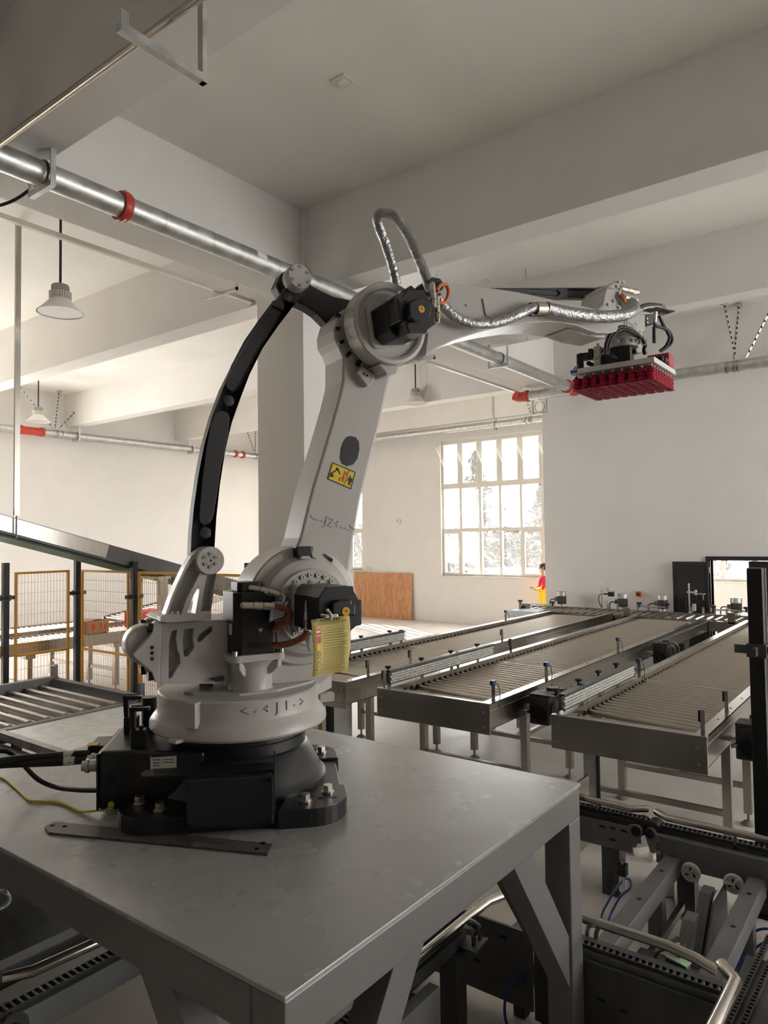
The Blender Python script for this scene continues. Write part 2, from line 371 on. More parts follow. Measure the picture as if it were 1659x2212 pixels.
# double door in the partition: frame, one leaf folded back against the wall, one leaf shut
d = thing('door_1', 'black steel double door with one leaf folded open', 'door'); del d['category']; struct(d)
fb = MB(); fb.box(12.96, 13.18, DY1, DY1 + .07, 0, 1.93); fb.box(12.96, 13.18, DY0 - .07, DY0, 0, 1.93); fb.box(12.96, 13.18, DY0, DY1, 1.86, 1.93)
fb.build('door_frame', 'door_black', d)
lf = MB().box(12.90, 12.94, DY1 + .02, DY1 + .60, .02, 1.84).build('door_leaf', 'door_black', d, bevel=.004)
MB().box(12.885, 12.90, DY1 + .08, DY1 + .54, .10, 1.76).build('panel', 'door_black', lf)
lf2 = MB().box(13.06, 13.10, DY0 + .005, DY0 + .56, .02, 1.85).build('door_leaf', 'door_black', d, bevel=.004)
MB().box(13.04, 13.06, DY0 + .06, DY0 + .50, .10, 1.76).build('panel', 'door_black', lf2)
MB().cyl((12.99, DY0 + .52, .98), (13.06, DY0 + .52, .98), .018, 10).tube([(13.0, DY0 + .52, .98), (13.0, DY0 + .42, .98)], .012, 8).build('handle', 'bolt', lf2)
for z in (.3, 1.0, 1.65): MB().cyl((12.93, DY1 + .012, z), (12.93, DY1 + .012, z + .1), .012, 8).build('hinge', 'bolt', d)

# outside: ground, trees, parked car
tag(MB().box(16.95, 70, -30, 50, -.35, -.25).build('yard_ground', 'earth'), 'pale sunlit yard outside the windows', 'ground'); bpy.data.objects['yard_ground']['kind'] = 'structure'
def conifer(x, y, h, label, seed):
    R = random.Random(seed); t = thing('conifer_tree', label, 'tree', (x, y, -.25), group='trees outside the window')
    MB().cyl((0, 0, 0), (0, 0, h * .95), .16, 8, .03).build('trunk', 'bark', t, smooth=40)
    b = MB()
    for i in range(1500):
        q = R.random() ** .8; z = h * (.18 + .82 * q); r = (h * .30) * (1.02 - q) * (.5 + .5 * R.random()) * (1.0 + .35 * math.sin(q * 29)); a = R.random() * 2 * PI
        p = Vector((r * math.cos(a), r * math.sin(a), z + R.uniform(-.1, .1))); s = R.uniform(.08, .2)
        u = Vector((R.uniform(-1, 1), R.uniform(-1, 1), R.uniform(-.5, .5))).normalized() * s; w = Vector((R.uniform(-1, 1), R.uniform(-1, 1), R.uniform(-1, 1))).normalized() * s * .6
        b.add([p - u, p + w, p + u, p - w], [(0, 1, 2, 3)])
    o = b.build('foliage', 'leaf', t); o['kind'] = 'stuff'
conifer(29.5, 16.9, 6.6, 'taller conifer seen through the middle panes of the grid window', 3)
conifer(33.0, 15.2, 5.2, 'smaller conifer right of the tall one beyond the grid window', 4)
conifer(34.0, 22.6, 4.8, 'low bushy conifer left of the tall one beyond the grid window', 5)
conifer(33.0, 29.5, 5.2, 'conifer beyond the far-left window half hidden by the robot arm', 6)
c = thing('parked_car', 'pale grey car parked in the yard outside the grid window', 'car', (24.5, 12.6, -.25), math.radians(70))
MB().plate([(-2.1, .25), (-2.15, .65), (-1.5, .8), (-.9, 1.35), (.7, 1.38), (1.3, .88), (2.05, .75), (2.15, .3)], -.85, .85, 'y').build('body', 'car_paint', c, bevel=.06)
MB().plate([(-1.35, .84), (-.85, 1.28), (.62, 1.3), (1.1, .88)], -.87, .87, 'y').build('side_glass', 'motor_black', c)
for x in (-1.35, 1.35):
    for y in (-.8, .8): MB().cyl((x, y - .1, .32), (x, y + .1, .32), .32, 18).build('wheel', 'rubber', c)

R_ = random.Random(11); b = MB()
for i in range(5200):
    p = Vector((R_.uniform(38, 40), R_.uniform(8, 44), 0)); p.z = -.2 + 3.6 * R_.random() ** .7 * (.75 + .25 * math.sin(p.y * 1.3) * math.sin(p.y * .7 + 1)); s_ = R_.uniform(.15, .4)
    u = Vector((R_.uniform(-1, 1), R_.uniform(-1, 1), R_.uniform(-1, 1))).normalized() * s_; w = Vector((R_.uniform(-1, 1), R_.uniform(-1, 1), R_.uniform(-1, 1))).normalized() * s_ * .7
    b.add([p - u, p + w, p + u, p - w], [(0, 1, 2, 3)])
hd = tag(b.build('hedge', 'leaf'), 'dense dark hedge along the far side of the yard', 'hedge'); hd['kind'] = 'stuff'
# ---------------------------------------------------------------- robot platform
TX0, TX1, TY0, TY1, TZ = 1.245, 3.09, 1.265, 3.66, 1.2
t = thing('robot_platform', 'large grey painted steel platform table under the robot', 'platform', (TX0, TY0, 0))
LX, LY = TX1 - TX0, TY1 - TY0
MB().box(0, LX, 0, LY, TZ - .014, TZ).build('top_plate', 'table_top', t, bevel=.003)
BH = .13
def leg_frame_x(y0, y1):       # beam along x with two legs and two knee braces cut from plate
    z0 = TZ - .014 - BH; b = MB(); b.box(.004, LX - .004, y0, y1, z0, TZ - .014); return b
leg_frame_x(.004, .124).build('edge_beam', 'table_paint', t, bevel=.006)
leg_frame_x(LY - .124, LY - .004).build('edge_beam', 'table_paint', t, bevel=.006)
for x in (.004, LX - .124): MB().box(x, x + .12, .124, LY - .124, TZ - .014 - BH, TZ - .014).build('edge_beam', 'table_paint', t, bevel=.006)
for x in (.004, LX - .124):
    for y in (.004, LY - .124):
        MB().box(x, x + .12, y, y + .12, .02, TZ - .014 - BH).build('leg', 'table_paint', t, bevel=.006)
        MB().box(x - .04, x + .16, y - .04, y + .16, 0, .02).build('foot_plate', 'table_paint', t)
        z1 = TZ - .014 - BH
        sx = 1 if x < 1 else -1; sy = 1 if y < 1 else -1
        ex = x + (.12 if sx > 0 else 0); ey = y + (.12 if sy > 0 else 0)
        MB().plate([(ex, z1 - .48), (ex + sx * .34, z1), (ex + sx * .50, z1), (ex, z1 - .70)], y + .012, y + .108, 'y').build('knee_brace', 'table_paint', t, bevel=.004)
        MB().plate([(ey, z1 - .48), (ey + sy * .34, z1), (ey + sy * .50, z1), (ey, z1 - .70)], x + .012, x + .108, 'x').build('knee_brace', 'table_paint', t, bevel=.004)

# ---------------------------------------------------------------- the robot (local x = arm direction, -y = towards the viewer's side)
RC = (2.13, 2.43, TZ)
rob = thing('palletizing_robot', 'white and black palletizing robot arm with red vacuum gripper on the grey platform', 'robot', RC, math.radians(-23))
BR = math.radians(-22)       # the fixed base is turned against the slewing body
def MY(a, b, z): return Matrix.Translation((a, b, z)) @ Matrix.Rotation(PI / 2, 4, 'X')
def rp(b, name, m='robot_white', parent=None, **k):
    return b.build(name, m, parent if parent is not None else rob, **k)
_socket = None
def socket_bolt(r, parent, M, m='bolt'):
    b = MB(); b.lathe([(r, 0), (r, r * .9), (r * .55, r * .9), (r * .5, r * .3), (0, r * .3)], 12, M); return b.build('bolt', m, parent, smooth=40)
def hex_bolt(parent, x, y, z, m='nickel'):
    b = MB(); b.cyl((x, y, z), (x, y, z + .006), .026, 16); b.cyl((x, y, z + .006), (x, y, z + .010), .021, 12); b.cyl((x, y, z + .010), (x, y, z + .032), .020, 6, .0195); return b.build('hex_bolt', m, parent)
# base plate with four pads
def rsq(h, w, r, n=6):
    P = []
    for cx, cy, a in ((h - r, w - r, 0), (-h + r, w - r, PI / 2), (-h + r, -w + r, PI), (h - r, -w + r, 3 * PI / 2)):
        P += [(cx + r * math.cos(a + PI / 2 * i / n), cy + r * math.sin(a + PI / 2 * i / n)) for i in range(n + 1)]
    return P
base = rp(MB().plate(rsq(.43, .42, .13), 0, .058, 'z'), 'base_plate', 'robot_black', rz=BR, bevel=.006)
for sx in (1, -1):
    for sy in (1, -1):
        pad = [(.17, .44), (.29, .44)] + [(.29 + .155 * math.sin(k * PI / 16), .285 + .155 * math.cos(k * PI / 16)) for k in range(1, 8)] + [(.445, .285), (.445, .185), (.32, .185), (.20, .30)]
        pd = rp(MB().plate([(sx * u, sy * w) for u, w in pad], 0, .07, 'z'), 'foot_pad', 'robot_black', rz=BR, bevel=.006)
        for u, w in ((.277, .36), (.37, .272)): hex_bolt(pd, sx * u, sy * w, .07)
        for u, w in ((.335, .33), (.30, .30), (.39, .33)): MB().cyl((sx * u, sy * w, .0702), (sx * u, sy * w, .0708), .013, 12).build('hole', 'pocket_dark', pd)
cone = MB().lathe([(.375, .055), (.375, .085), (.36, .10), (.35, .115), (.298, .215), (.290, .222), (.286, .225), (.286, .315), (.0, .315)], 64)
rp(cone, 'base_cone', 'robot_black', smooth=35)
rp(MB().lathe([(.280, .262), (.292, .266), (.292, .270), (.280, .274)], 64, ring=True), 'seal_ring', 'rubber', smooth=35)
# cable box at the back of the base
bx = rp(MB().plate([(-.545, -.205), (-.40, -.215), (-.27, -.26), (-.12, -.27), (-.12, .27), (-.27, .26), (-.40, .215), (-.545, .205)], .028, .262, 'z'), 'cable_box', 'robot_black', rz=BR, bevel=.018, seg=3)
MB().box(-.552, -.545, -.20, .20, .03, .25).build('back_panel', 'robot_black', bx)
for y in (-.14, -.06):
    MB().lathe([(.03, 0), (.03, .012), (.024, .014), (.024, .04), (.028, .042), (.028, .055), (.02, .056), (.02, .07)], 20, Matrix.Translation((-.552, y, .19)) @ Matrix.Rotation(-PI / 2, 4, 'Y')).build('cable_gland', 'bolt', bx, smooth=35)
MB().box(-.64, -.552, .0, .16, .17, .23).build('socket_block', 'robot_black', bx, bevel=.006)
MB().box(-.645, -.60, .005, .055, .231, .233).build('sticker', 'yellow', bx)
MB().plate([(-.40, .05), (-.27, .05), (-.25, .16), (-.42, .16)], .262, .268, 'z').build('lid', 'robot_black', bx)
for (u, w) in [(-0.399, -0.145), (-0.475, 0.087)]:
    st = MB(); st.box(u - .03, u + .03, w - .025, w + .025, .26, .33); st.box(u - .03, u - .012, w - .02, w + .02, .33, .42); st.box(u - .03, u + .045, w - .02, w + .02, .405, .42); st.box(u + .0, u + .018, w - .01, w + .01, .33, .345)
    st.build('stop_bracket', 'robot_black', bx, bevel=.004)
_u, _w2 = [(-0.41, 0.141)][0]; MB().cyl((_u, _w2, .262), (_u, _w2, .40), .034, 16).build('stop_post', 'robot_black', bx, smooth=35)
npl = MB().plate([(-0.329, 0.256), (-0.229, 0.25), (-0.229, 0.19), (-0.329, 0.189)], -.2745, -.271, 'y').build('nameplate', 'plate_silver', bx)
MB().plate([(-0.326, 0.264), (-0.229, 0.26), (-0.229, 0.251), (-0.326, 0.249)], -.2755, -.2705, 'y').build('name_strip', 'ink', bx)
for q in ([(-0.319, 0.241), (-0.289, 0.239), (-0.289, 0.236), (-0.319, 0.238)], [(-0.28, 0.239), (-0.238, 0.238), (-0.238, 0.236), (-0.28, 0.236)], [(-0.319, 0.229), (-0.294, 0.228), (-0.294, 0.225), (-0.319, 0.226)], [(-0.28, 0.229), (-0.237, 0.227), (-0.237, 0.224), (-0.28, 0.226)], [(-0.319, 0.218), (-0.292, 0.217), (-0.292, 0.214), (-0.319, 0.215)], [(-0.316, 0.197), (-0.257, 0.197), (-0.257, 0.194), (-0.316, 0.193)]):
    MB().plate(q, -.2756, -.2745, 'y').build('print_line', 'ink', bx)
MB().cyl([(-0.492, 0.053)][0][:1] + (-.2125,) + [(-0.492, 0.053)][0][1:], [(-0.492, 0.053)][0][:1] + (-.209,) + [(-0.492, 0.053)][0][1:], .0125, 20).build('ground_sticker', 'yellow', bx)
_g = [(-0.497, 0.03)][0]
MB().cyl((_g[0], -.222, _g[1]), (_g[0], -.207, _g[1]), .011, 6).cyl((_g[0], -.214, _g[1]), (_g[0], -.21, _g[1]), .017, 16).build('ground_screw', 'nickel', bx)
_g2 = [(-0.492, 0.153)][0]
MB().cyl((_g2[0], -.2125, _g2[1]), (_g2[0], -.207, _g2[1]), .015, 16).build('plug', 'pocket_dark', bx)
for (u, w), L_ in (((-.24, -.10), .022), ((-.24, -.068), .012), ((-.24, -.045), .026), ((-.20, -.09), .014), ((-.20, -.066), .02), ((-.20, -.035), .03)): MB().box(u, u + .018, w, w + L_, .262, .2632).build('cast_mark', 'pocket_dark', bx)
# junction box at the near side
jb = rp(MB().box(-.165, .155, -.475, -.335, .035, .215), 'junction_box', 'robot_black', rz=BR, bevel=.006)
for x in (-.15, .14):
    for z in (.05, .2): socket_bolt(.007, jb, MY(x, -.475, z), 'motor_black')
MB().plate([(-.33, -.415), (.155, -.415), (.155, -.33), (-.31, -.33), (-.335, -.345), (-.345, -.375)], .216, .221, 'z').build('mount_plate', 'robot_black', jb)
MB().plate([(-.47, .06), (-.33, .06), (-.33, .26), (-.345, .27), (-.365, .26), (-.38, .222), (-.47, .215)], .155, .159, 'x').build('side_plate', 'robot_black', jb)

# slewing body
sw = rp(MB().lathe([(.30, .312), (.372, .314), (.380, .324), (.378, .345), (.362, .368), (.348, .385), (.345, .40), (.345, .462), (.338, .468), (.0, .468)], 72), 'slewing_body', smooth=32)
wing = MB().plate([(-0.262, -0.069), (-0.238, -0.124), (-0.078, -0.237), (0.082, -0.241), (0.266, -0.161), (0.447, -0.003), (0.46, 0.024), (0.273, 0.027), (-0.026, 0.226)], .40, .478, 'z'); wing.build('front_wing', 'robot_white', sw, bevel=.006)
MB().box(-.40, -.33, -.115, -.06, .315, .33).build('pointer_tab', 'robot_white', sw, bevel=.003, rz=math.radians(20))
MB().cbox((-.262, -.232, .418), (.055, .05, .10), math.radians(40)).build('index_block', 'robot_white', sw, bevel=.004)
MB().cbox((.395, -.05, .375), (.07, .04, .04), math.radians(-5)).build('stop_lug', 'robot_white', sw, bevel=.004)
for u, w in [(-0.148, 0.053), (-0.13, 0.017), (0.144, -0.05), (0.201, 0.002), (0.23, 0.039)]: MB().lathe([(.016, .466), (.016, .492), (.010, .492), (.009, .48), (0, .48)], 16, Matrix.Translation((u, w, 0))).build('cap_screw', 'robot_white', sw, smooth=35)
for i, ch in enumerate('<-+J1->'):
    a = math.radians(-104 + i * 7.2); text_mesh('lettering', ch, .055, 'robot_white', sw, (.346 * math.cos(a), .346 * math.sin(a), .428), (PI / 2, 0, a + PI / 2), .004)

# turret casting with pockets
TUR = [(-0.365, 0.773), (-0.341, 0.773), (-0.155, 0.772), (0.137, 0.757), (0.335, 0.734), (0.432, 0.719), (0.455, 0.616), (0.401, 0.497), (0.332, 0.455), (-0.37, 0.533)]
tur = rp(MB().plate(TUR, -.13, .17, 'y', pockets=[
    ([(-0.322, 0.74), (-0.302, 0.743), (-0.307, 0.709), (-0.3, 0.658), (-0.292, 0.641), (-0.289, 0.607), (-0.308, 0.579), (-0.325, 0.551), (-0.336, 0.551), (-0.336, 0.628), (-0.333, 0.697)], .05),
    ([(-0.273, 0.742), (-0.235, 0.743), (-0.238, 0.703), (-0.233, 0.664), (-0.258, 0.632), (-0.268, 0.63), (-0.275, 0.639), (-0.279, 0.679), (-0.278, 0.718)], .05),
    ([(-0.218, 0.71), (-0.17, 0.745), (-0.157, 0.744), (-0.157, 0.728), (-0.21, 0.684), (-0.219, 0.69)], .05)]), 'turret_casting', bevel=.007)
MB().plate([(-0.169, 0.534), (-0.117, 0.54), (-0.117, 0.523), (-0.152, 0.521)], -.16, -.13, 'y').build('sensor_foot', 'motor_black', tur)
# drive arm bracket carrying the rear pivot
BRK = [(-0.379, 0.785), (-0.378, 0.803), (-0.36, 0.812), (-0.336, 0.88), (-0.311, 0.937), (-0.284, 0.994), (-0.256, 1.042), (-0.231, 1.062), (-0.208, 1.071), (-0.18, 1.073), (-0.151, 1.065), (-0.134, 1.043), (-0.128, 1.019), (-0.137, 0.992), (-0.152, 0.976), (-0.166, 0.883), (-0.178, 0.805), (-0.175, 0.803), (-0.176, 0.78), (-0.352, 0.779)]
brk = rp(MB().plate(BRK, -.18, -.115, 'y', pockets=[
    ([(-0.244, 1.032), (-0.278, 0.983), (-0.314, 0.921), (-0.341, 0.837), (-0.349, 0.814), (-0.298, 0.809), (-0.276, 0.869), (-0.248, 0.92), (-0.22, 0.975), (-0.23, 0.992), (-0.239, 1.012)], .045),
    ([(-0.193, 0.96), (-0.18, 0.969), (-0.153, 0.973), (-0.169, 0.883), (-0.181, 0.815), (-0.219, 0.816), (-0.209, 0.885)], .04)],
    holes=[[(-0.226, 0.919), (-0.248, 0.882), (-0.265, 0.838), (-0.274, 0.814), (-0.241, 0.807), (-0.234, 0.847), (-0.223, 0.905)]]), 'pivot_bracket', bevel=.005)
MB().plate([(-0.374, 0.784), (-0.355, 0.799), (-0.173, 0.798), (-0.173, 0.779), (-0.35, 0.779)], -.17, .14, 'y').build('bracket_foot', 'robot_white', brk, bevel=.004)
pv = [(-0.184, 1.021)][0]
hub = rp(MB().lathe([(.057, -.115), (.057, .0), (.055, .004), (0, .004)], 40, MY(pv[0], -.2, pv[1])), 'pivot_hub', parent=brk, smooth=35)
for k in range(6):
    a = k * PI / 3 + PI / 6; socket_bolt(.0075, brk, MY(pv[0] + .026 * math.cos(a), -.204, pv[1] + .026 * math.sin(a)))
MB().cyl((pv[0], -.2045, pv[1]), (pv[0], -.203, pv[1]), .005, 12).build('hole', 'pocket_dark', brk)
text_mesh('lettering', '809040T', .022, 'robot_white', brk, ([(-0.181, 0.887)][0][0], -.1405, [(-0.181, 0.887)][0][1]), (PI / 2, math.radians(-78), 0), .002)
for p in [(-0.334, 0.813), (-0.311, 0.813)]: MB().cyl((p[0], -.165, p[1] - .006), (p[0], -.165, p[1] + .008), .010, 12).build('bolt', 'robot_white', brk)
# rear hinge casting: two cheek plates and a roller between
CH = '490,1172 600,1165 590,1500 572,2040 500,2035 455,1890 235,1705 190,1640 235,1575 330,1480 420,1380 470,1300'
for k, b0 in enumerate((-.165, -.015)):
    ck = rp(MB().plate([(-0.4, 0.782), (-0.37, 0.782), (-0.373, 0.691), (-0.378, 0.545), (-0.397, 0.549), (-0.409, 0.589), (-0.466, 0.644), (-0.478, 0.663), (-0.466, 0.679), (-0.442, 0.702), (-0.418, 0.727), (-0.405, 0.748)], b0, b0 + .045, 'y'), 'hinge_cheek', bevel=.008, seg=3)
    for q in [(-0.408, 0.685), (-0.408, 0.663), (-0.408, 0.641)]: MB().cyl((q[0], b0 - .0012, q[1]), (q[0], b0 + .002, q[1]), .0075, 14).build('hole', 'pocket_dark', ck)
    for q in [(-0.406, 0.761), (-0.405, 0.57)]: MB().cyl((q[0] - .015, b0 + .02, q[1]), (q[0] + .01, b0 + .02, q[1]), .018, 12).build('bolt', 'motor_black', ck)
_r = [(-0.435, 0.66)][0]
rp(MB().lathe([(.075, -.05), (.078, -.045), (.078, .045), (.075, .05)], 32, MY(_r[0] + .015, -.07, _r[1] + .03)), 'hinge_barrel', smooth=35)

# J1 motor on its pedestal
pz = .468; mc = (.005, -.135)
ped = rp(MB().lathe([(.098, pz), (.092, pz + .012), (.090, pz + .02), (.090, pz + .10), (.10, pz + .115), (.12, pz + .135)], 40, Matrix.Translation((mc[0], mc[1], 0))), 'motor_pedestal', smooth=35)
MZ = .632
MB().plate([(mc[0] + u, mc[1] + w) for u, w in rsq(.118, .118, .03)], MZ - .028, MZ, 'z').build('flange', 'robot_white', ped, bevel=.004)
for sx in (1, -1):
    for sy in (1, -1):
        MB().plate([(.05, MZ - .03), (.115, MZ - .03), (.112, MZ - .06), (.09, MZ - .085), (.06, MZ - .10)], -.02, .02, 'y', M=Matrix.Translation((mc[0], mc[1], 0)) @ Matrix.Rotation(math.atan2(sy, sx), 4, 'Z') @ Matrix.Scale(1.2, 4, (1, 0, 0))).build('flange_rib', 'robot_white', ped, bevel=.006)
        MB().cyl((mc[0] + sx * .1, mc[1] + sy * .1, MZ), (mc[0] + sx * .1, mc[1] + sy * .1, MZ + .018), .011, 12).build('bolt', 'bolt', ped)
h = .098; c_ = .026
octo = [(h, h - c_), (h - c_, h), (-h + c_, h), (-h, h - c_), (-h, -h + c_), (-h + c_, -h), (h - c_, -h), (h, -h + c_)]
m1 = rp(MB().plate([(mc[0] + u, mc[1] + w) for u, w in octo], MZ, MZ + .255, 'z'), 'turret_motor', 'motor_black', bevel=.004)
MB().plate([(mc[0] - .02 + u * .55, mc[1] - .01 + w * .6) for u, w in octo], MZ + .255, MZ + .295, 'z').build('encoder_cap', 'motor_black', m1, bevel=.004)
MB().box(mc[0] - h - .002, mc[0] - h + .001, mc[1] - .055, mc[1] - .02, MZ + .08, MZ + .125).build('label', 'white_plastic', m1)
_w = (mc[0] + .01, mc[1] - h - .001, MZ + .085)
MB().plate([(_w[0] - .011, _w[2] + .018), (_w[0] + .011, _w[2] + .018), (_w[0], _w[2])], _w[1], _w[1] + .002, 'y').build('warning_triangle', 'yellow_paint', m1)
def connector(pts, r, parent, m='nickel'):
    b = MB(); P = [Vector(p) for p in pts]
    for i in range(len(P) - 1):
        d = (P[i + 1] - P[i]); L = d.length; d.normalize()
        b.cyl(P[i], P[i] + d * L * .3, r * .92, 16); b.cyl(P[i] + d * L * .32, P[i] + d * L * .62, r, 16); b.cyl(P[i] + d * L * .64, P[i] + d * L * .86, r * 1.03, 6); b.cyl(P[i] + d * L * .86, P[i] + d * L, r * .86, 16)
    b.sphere(P[0], r * .95, 12)
    return b.build('connector', m, parent, smooth=35)
connector([(-0.064, -0.255, 0.836), (0.06, -0.27, 0.827)], .0165, m1)
connector([(-0.014, -0.2, 0.901), (0.095, -0.24, 0.873)], .0165, m1)
cb = MB().tube([(0.06, -0.27, 0.829), (0.101, -0.28, 0.817), (0.127, -0.28, 0.794), (0.114, -0.28, 0.766), (0.086, -0.27, 0.747), (0.071, -0.23, 0.723)], .0125, 10, sub=5); rp(cb, 'motor_cable', 'sleeved_orange', smooth=60)
rp(MB().tube([(0.09, -0.24, 0.873), (0.109, -0.25, 0.871), (0.111, -0.26, 0.853), (0.091, -0.27, 0.829), (0.07, -0.28, 0.821)], .0065, 8, sub=5), 'signal_cable', 'galv', smooth=60)
# lower arm (J2 to J3)
LA = [(0.467, 2.173), (0.422, 2.118), (0.404, 2.059), (0.409, 2.012), (0.429, 1.983), (0.449, 1.937), (0.446, 1.824), (0.422, 1.734), (0.386, 1.62), (0.341, 1.484), (0.288, 1.327), (0.25, 1.188), (0.228, 1.108), (0.203, 1.055), (0.162, 1.019), (0.098, 0.979), (0.028, 0.937), (0.005, 0.895), (0.258, 0.731), (0.45, 0.827), (0.465, 0.944), (0.476, 1.007), (0.494, 1.109), (0.532, 1.285), (0.58, 1.447), (0.638, 1.638), (0.683, 1.815), (0.721, 1.935), (0.702, 2.066), (0.618, 2.154)]
la = rp(MB().plate(LA, -.16, .045, 'y'), 'lower_arm', bevel=.012, seg=3)
j2 = [(0.267, 0.812)][0]; j2f = [(0.245, 0.812)][0]
dome = MB().lathe([(.262, -.2), (.262, -.01), (.255, .0), (.225, .006), (.215, .03), (.205, .05), (.175, .068), (.165, .07), (.162, .09), (.0, .09)], 64, MY(j2f[0], -.16, j2f[1]))
dm = rp(dome, 'shoulder_housing', smooth=30)
for k in range(24):
    a = 2 * PI * k / 24 + .1; socket_bolt(.0095, dm, MY(j2f[0] + .137 * math.cos(a), -.25, j2f[1] + .137 * math.sin(a)))
for k in range(14):
    a = 2 * PI * k / 14 + .3; socket_bolt(.0085, dm, MY(j2f[0] + .108 * math.cos(a), -.25, j2f[1] + .108 * math.sin(a)))
MB().plate([(0.187, 1.071), (0.26, 1.072), (0.267, 1.025), (0.218, 1.031), (0.202, 1.025), (0.191, 1.029)], -.21, -.165, 'y').build('sensor_block', 'motor_black', dm, bevel=.004)
MB().plate([(0.196, 1.018), (0.207, 1.031), (0.242, 1.03), (0.256, 1.016)], -.225, -.20, 'y').build('sensor_clip', 'robot_white', dm, bevel=.003)
MB().plate([(0.266, 1.069), (0.283, 1.063), (0.314, 1.061), (0.329, 1.05), (0.363, 1.017), (0.366, 0.995), (0.339, 0.998), (0.285, 1.016), (0.265, 1.024)], -.205, -.165, 'y', pockets=[([(0.32, 1.039), (0.364, 1.013), (0.359, 0.998), (0.34, 1.007), (0.315, 1.029)], .03)]).build('stop_boss', 'robot_white', dm, bevel=.006)
# J2 motor
M2F = [(0.137, 0.876), (0.17, 0.917), (0.29, 0.914), (0.294, 0.893), (0.313, 0.861), (0.327, 0.858), (0.326, 0.76), (0.3, 0.755), (0.276, 0.739), (0.276, 0.731), (0.136, 0.743)]
mm = rp(MB().plate(M2F, -.545, -.30, 'y'), 'shoulder_motor', 'motor_black', bevel=.005)
M2B = [(0.146, 0.914), (0.301, 0.909), (0.327, 0.884), (0.325, 0.7), (0.151, 0.713), (0.139, 0.739)]
MB().plate(M2B, -.285, -.25, 'y').build('mount_flange', 'robot_white', mm, bevel=.008)
for q in [(0.166, 0.892), (0.168, 0.733), (0.35, 0.892)]: socket_bolt(.016, mm, MY(q[0], -.29, q[1]))
MB().plate([(0.184, 0.854), (0.207, 0.864), (0.265, 0.862), (0.269, 0.847), (0.283, 0.845), (0.282, 0.799), (0.183, 0.805)], -.575, -.54, 'y').build('encoder_cap', 'motor_black', mm, bevel=.006)
_q = [(0.239, 0.82)][0]
MB().cyl((_q[0], -.5775, _q[1]), (_q[0], -.574, _q[1]), .017, 28).build('warning_sticker', 'yellow_paint', mm)
text_mesh('glyph', '*', .03, 'ink', mm, (_q[0], -.578, _q[1] - .004), (PI / 2, 0, 0), .0003)
connector([(0.151, -0.42, 0.85), (0.143, -0.42, 0.736)], .0175, mm)
connector([(0.18, -0.42, 0.843), (0.148, -0.42, 0.849)], .013, mm)
MB().plate([(0.142, 0.816), (0.194, 0.815), (0.195, 0.803), (0.139, 0.802)], -.60, -.545, 'y').build('socket_shell', 'nickel', mm, bevel=.003)
rp(MB().tube([(0.141, -0.42, 0.736), (0.135, -0.42, 0.72), (0.123, -0.4, 0.703), (0.097, -0.38, 0.689), (0.07, -0.34, 0.676), (0.057, -0.26, 0.665)], .0135, 10, sub=5), 'motor_cable', 'sleeved_orange', smooth=60)
rp(MB().tube([(0.15, -0.42, 0.722), (0.157, -0.4, 0.698), (0.173, -0.36, 0.67), (0.217, -0.28, 0.634)], .008, 8, sub=5), 'signal_cable', 'galv', smooth=60)
# arm markings
vv = [(0.476, 1.504)][0]
MB().plate([(0.482, 1.575), (0.507, 1.57), (0.523, 1.553), (0.526, 1.517), (0.515, 1.472), (0.492, 1.443), (0.461, 1.434), (0.436, 1.445), (0.426, 1.468), (0.431, 1.512), (0.445, 1.548), (0.462, 1.569)], -.1625, -.155, 'y').build('oval_cover', 'motor_black', la)
st = MB().plate([(0.387, 1.449), (0.504, 1.409), (0.48, 1.329), (0.361, 1.372)], -.1622, -.158, 'y').build('warning_sign', 'yellow', la)
def sticker(poly, m, nm): MB().plate(poly, -.1632, -.1615, 'y').build(nm, m, la)
for q in ([(0.387, 1.449), (0.504, 1.409), (0.503, 1.405), (0.386, 1.445)], [(0.362, 1.376), (0.48, 1.333), (0.48, 1.329), (0.361, 1.372)], [(0.387, 1.449), (0.39, 1.448), (0.365, 1.371), (0.361, 1.372)], [(0.5, 1.41), (0.504, 1.409), (0.48, 1.329), (0.476, 1.33)], [(0.47, 1.42), (0.473, 1.419), (0.442, 1.342), (0.44, 1.343)]): sticker(q, 'ink', 'border')
for q in ([(0.372, 1.382), (0.376, 1.399), (0.386, 1.398), (0.395, 1.384)], [(0.376, 1.399), (0.407, 1.418), (0.41, 1.413), (0.386, 1.398)], [(0.405, 1.426), (0.419, 1.423), (0.415, 1.412), (0.403, 1.415)], [(0.412, 1.415), (0.419, 1.415), (0.427, 1.396), (0.422, 1.395)]): sticker(q, 'ink', 'robot_pictogram')
for q in ([(0.442, 1.41), (0.449, 1.413), (0.461, 1.398), (0.457, 1.394)], [(0.443, 1.402), (0.45, 1.404), (0.446, 1.381), (0.436, 1.379)], [(0.436, 1.383), (0.446, 1.381), (0.439, 1.36), (0.434, 1.36)], [(0.434, 1.384), (0.439, 1.379), (0.422, 1.374), (0.417, 1.379)], [(0.42, 1.379), (0.425, 1.374), (0.42, 1.363), (0.416, 1.365)]): sticker(q, 'red_print', 'falling_figure')
for q in ([(0.475, 1.393), (0.48, 1.392), (0.478, 1.385), (0.473, 1.387)], [(0.468, 1.385), (0.484, 1.381), (0.478, 1.363), (0.468, 1.366)], [(0.466, 1.382), (0.469, 1.38), (0.462, 1.364), (0.459, 1.366)], [(0.484, 1.378), (0.487, 1.376), (0.483, 1.362), (0.48, 1.363)], [(0.468, 1.368), (0.473, 1.365), (0.467, 1.349), (0.462, 1.35)], [(0.474, 1.365), (0.479, 1.363), (0.474, 1.344), (0.47, 1.345)]): sticker(q, 'ink', 'standing_figure')
_t = [(0.386, 1.173)][0]
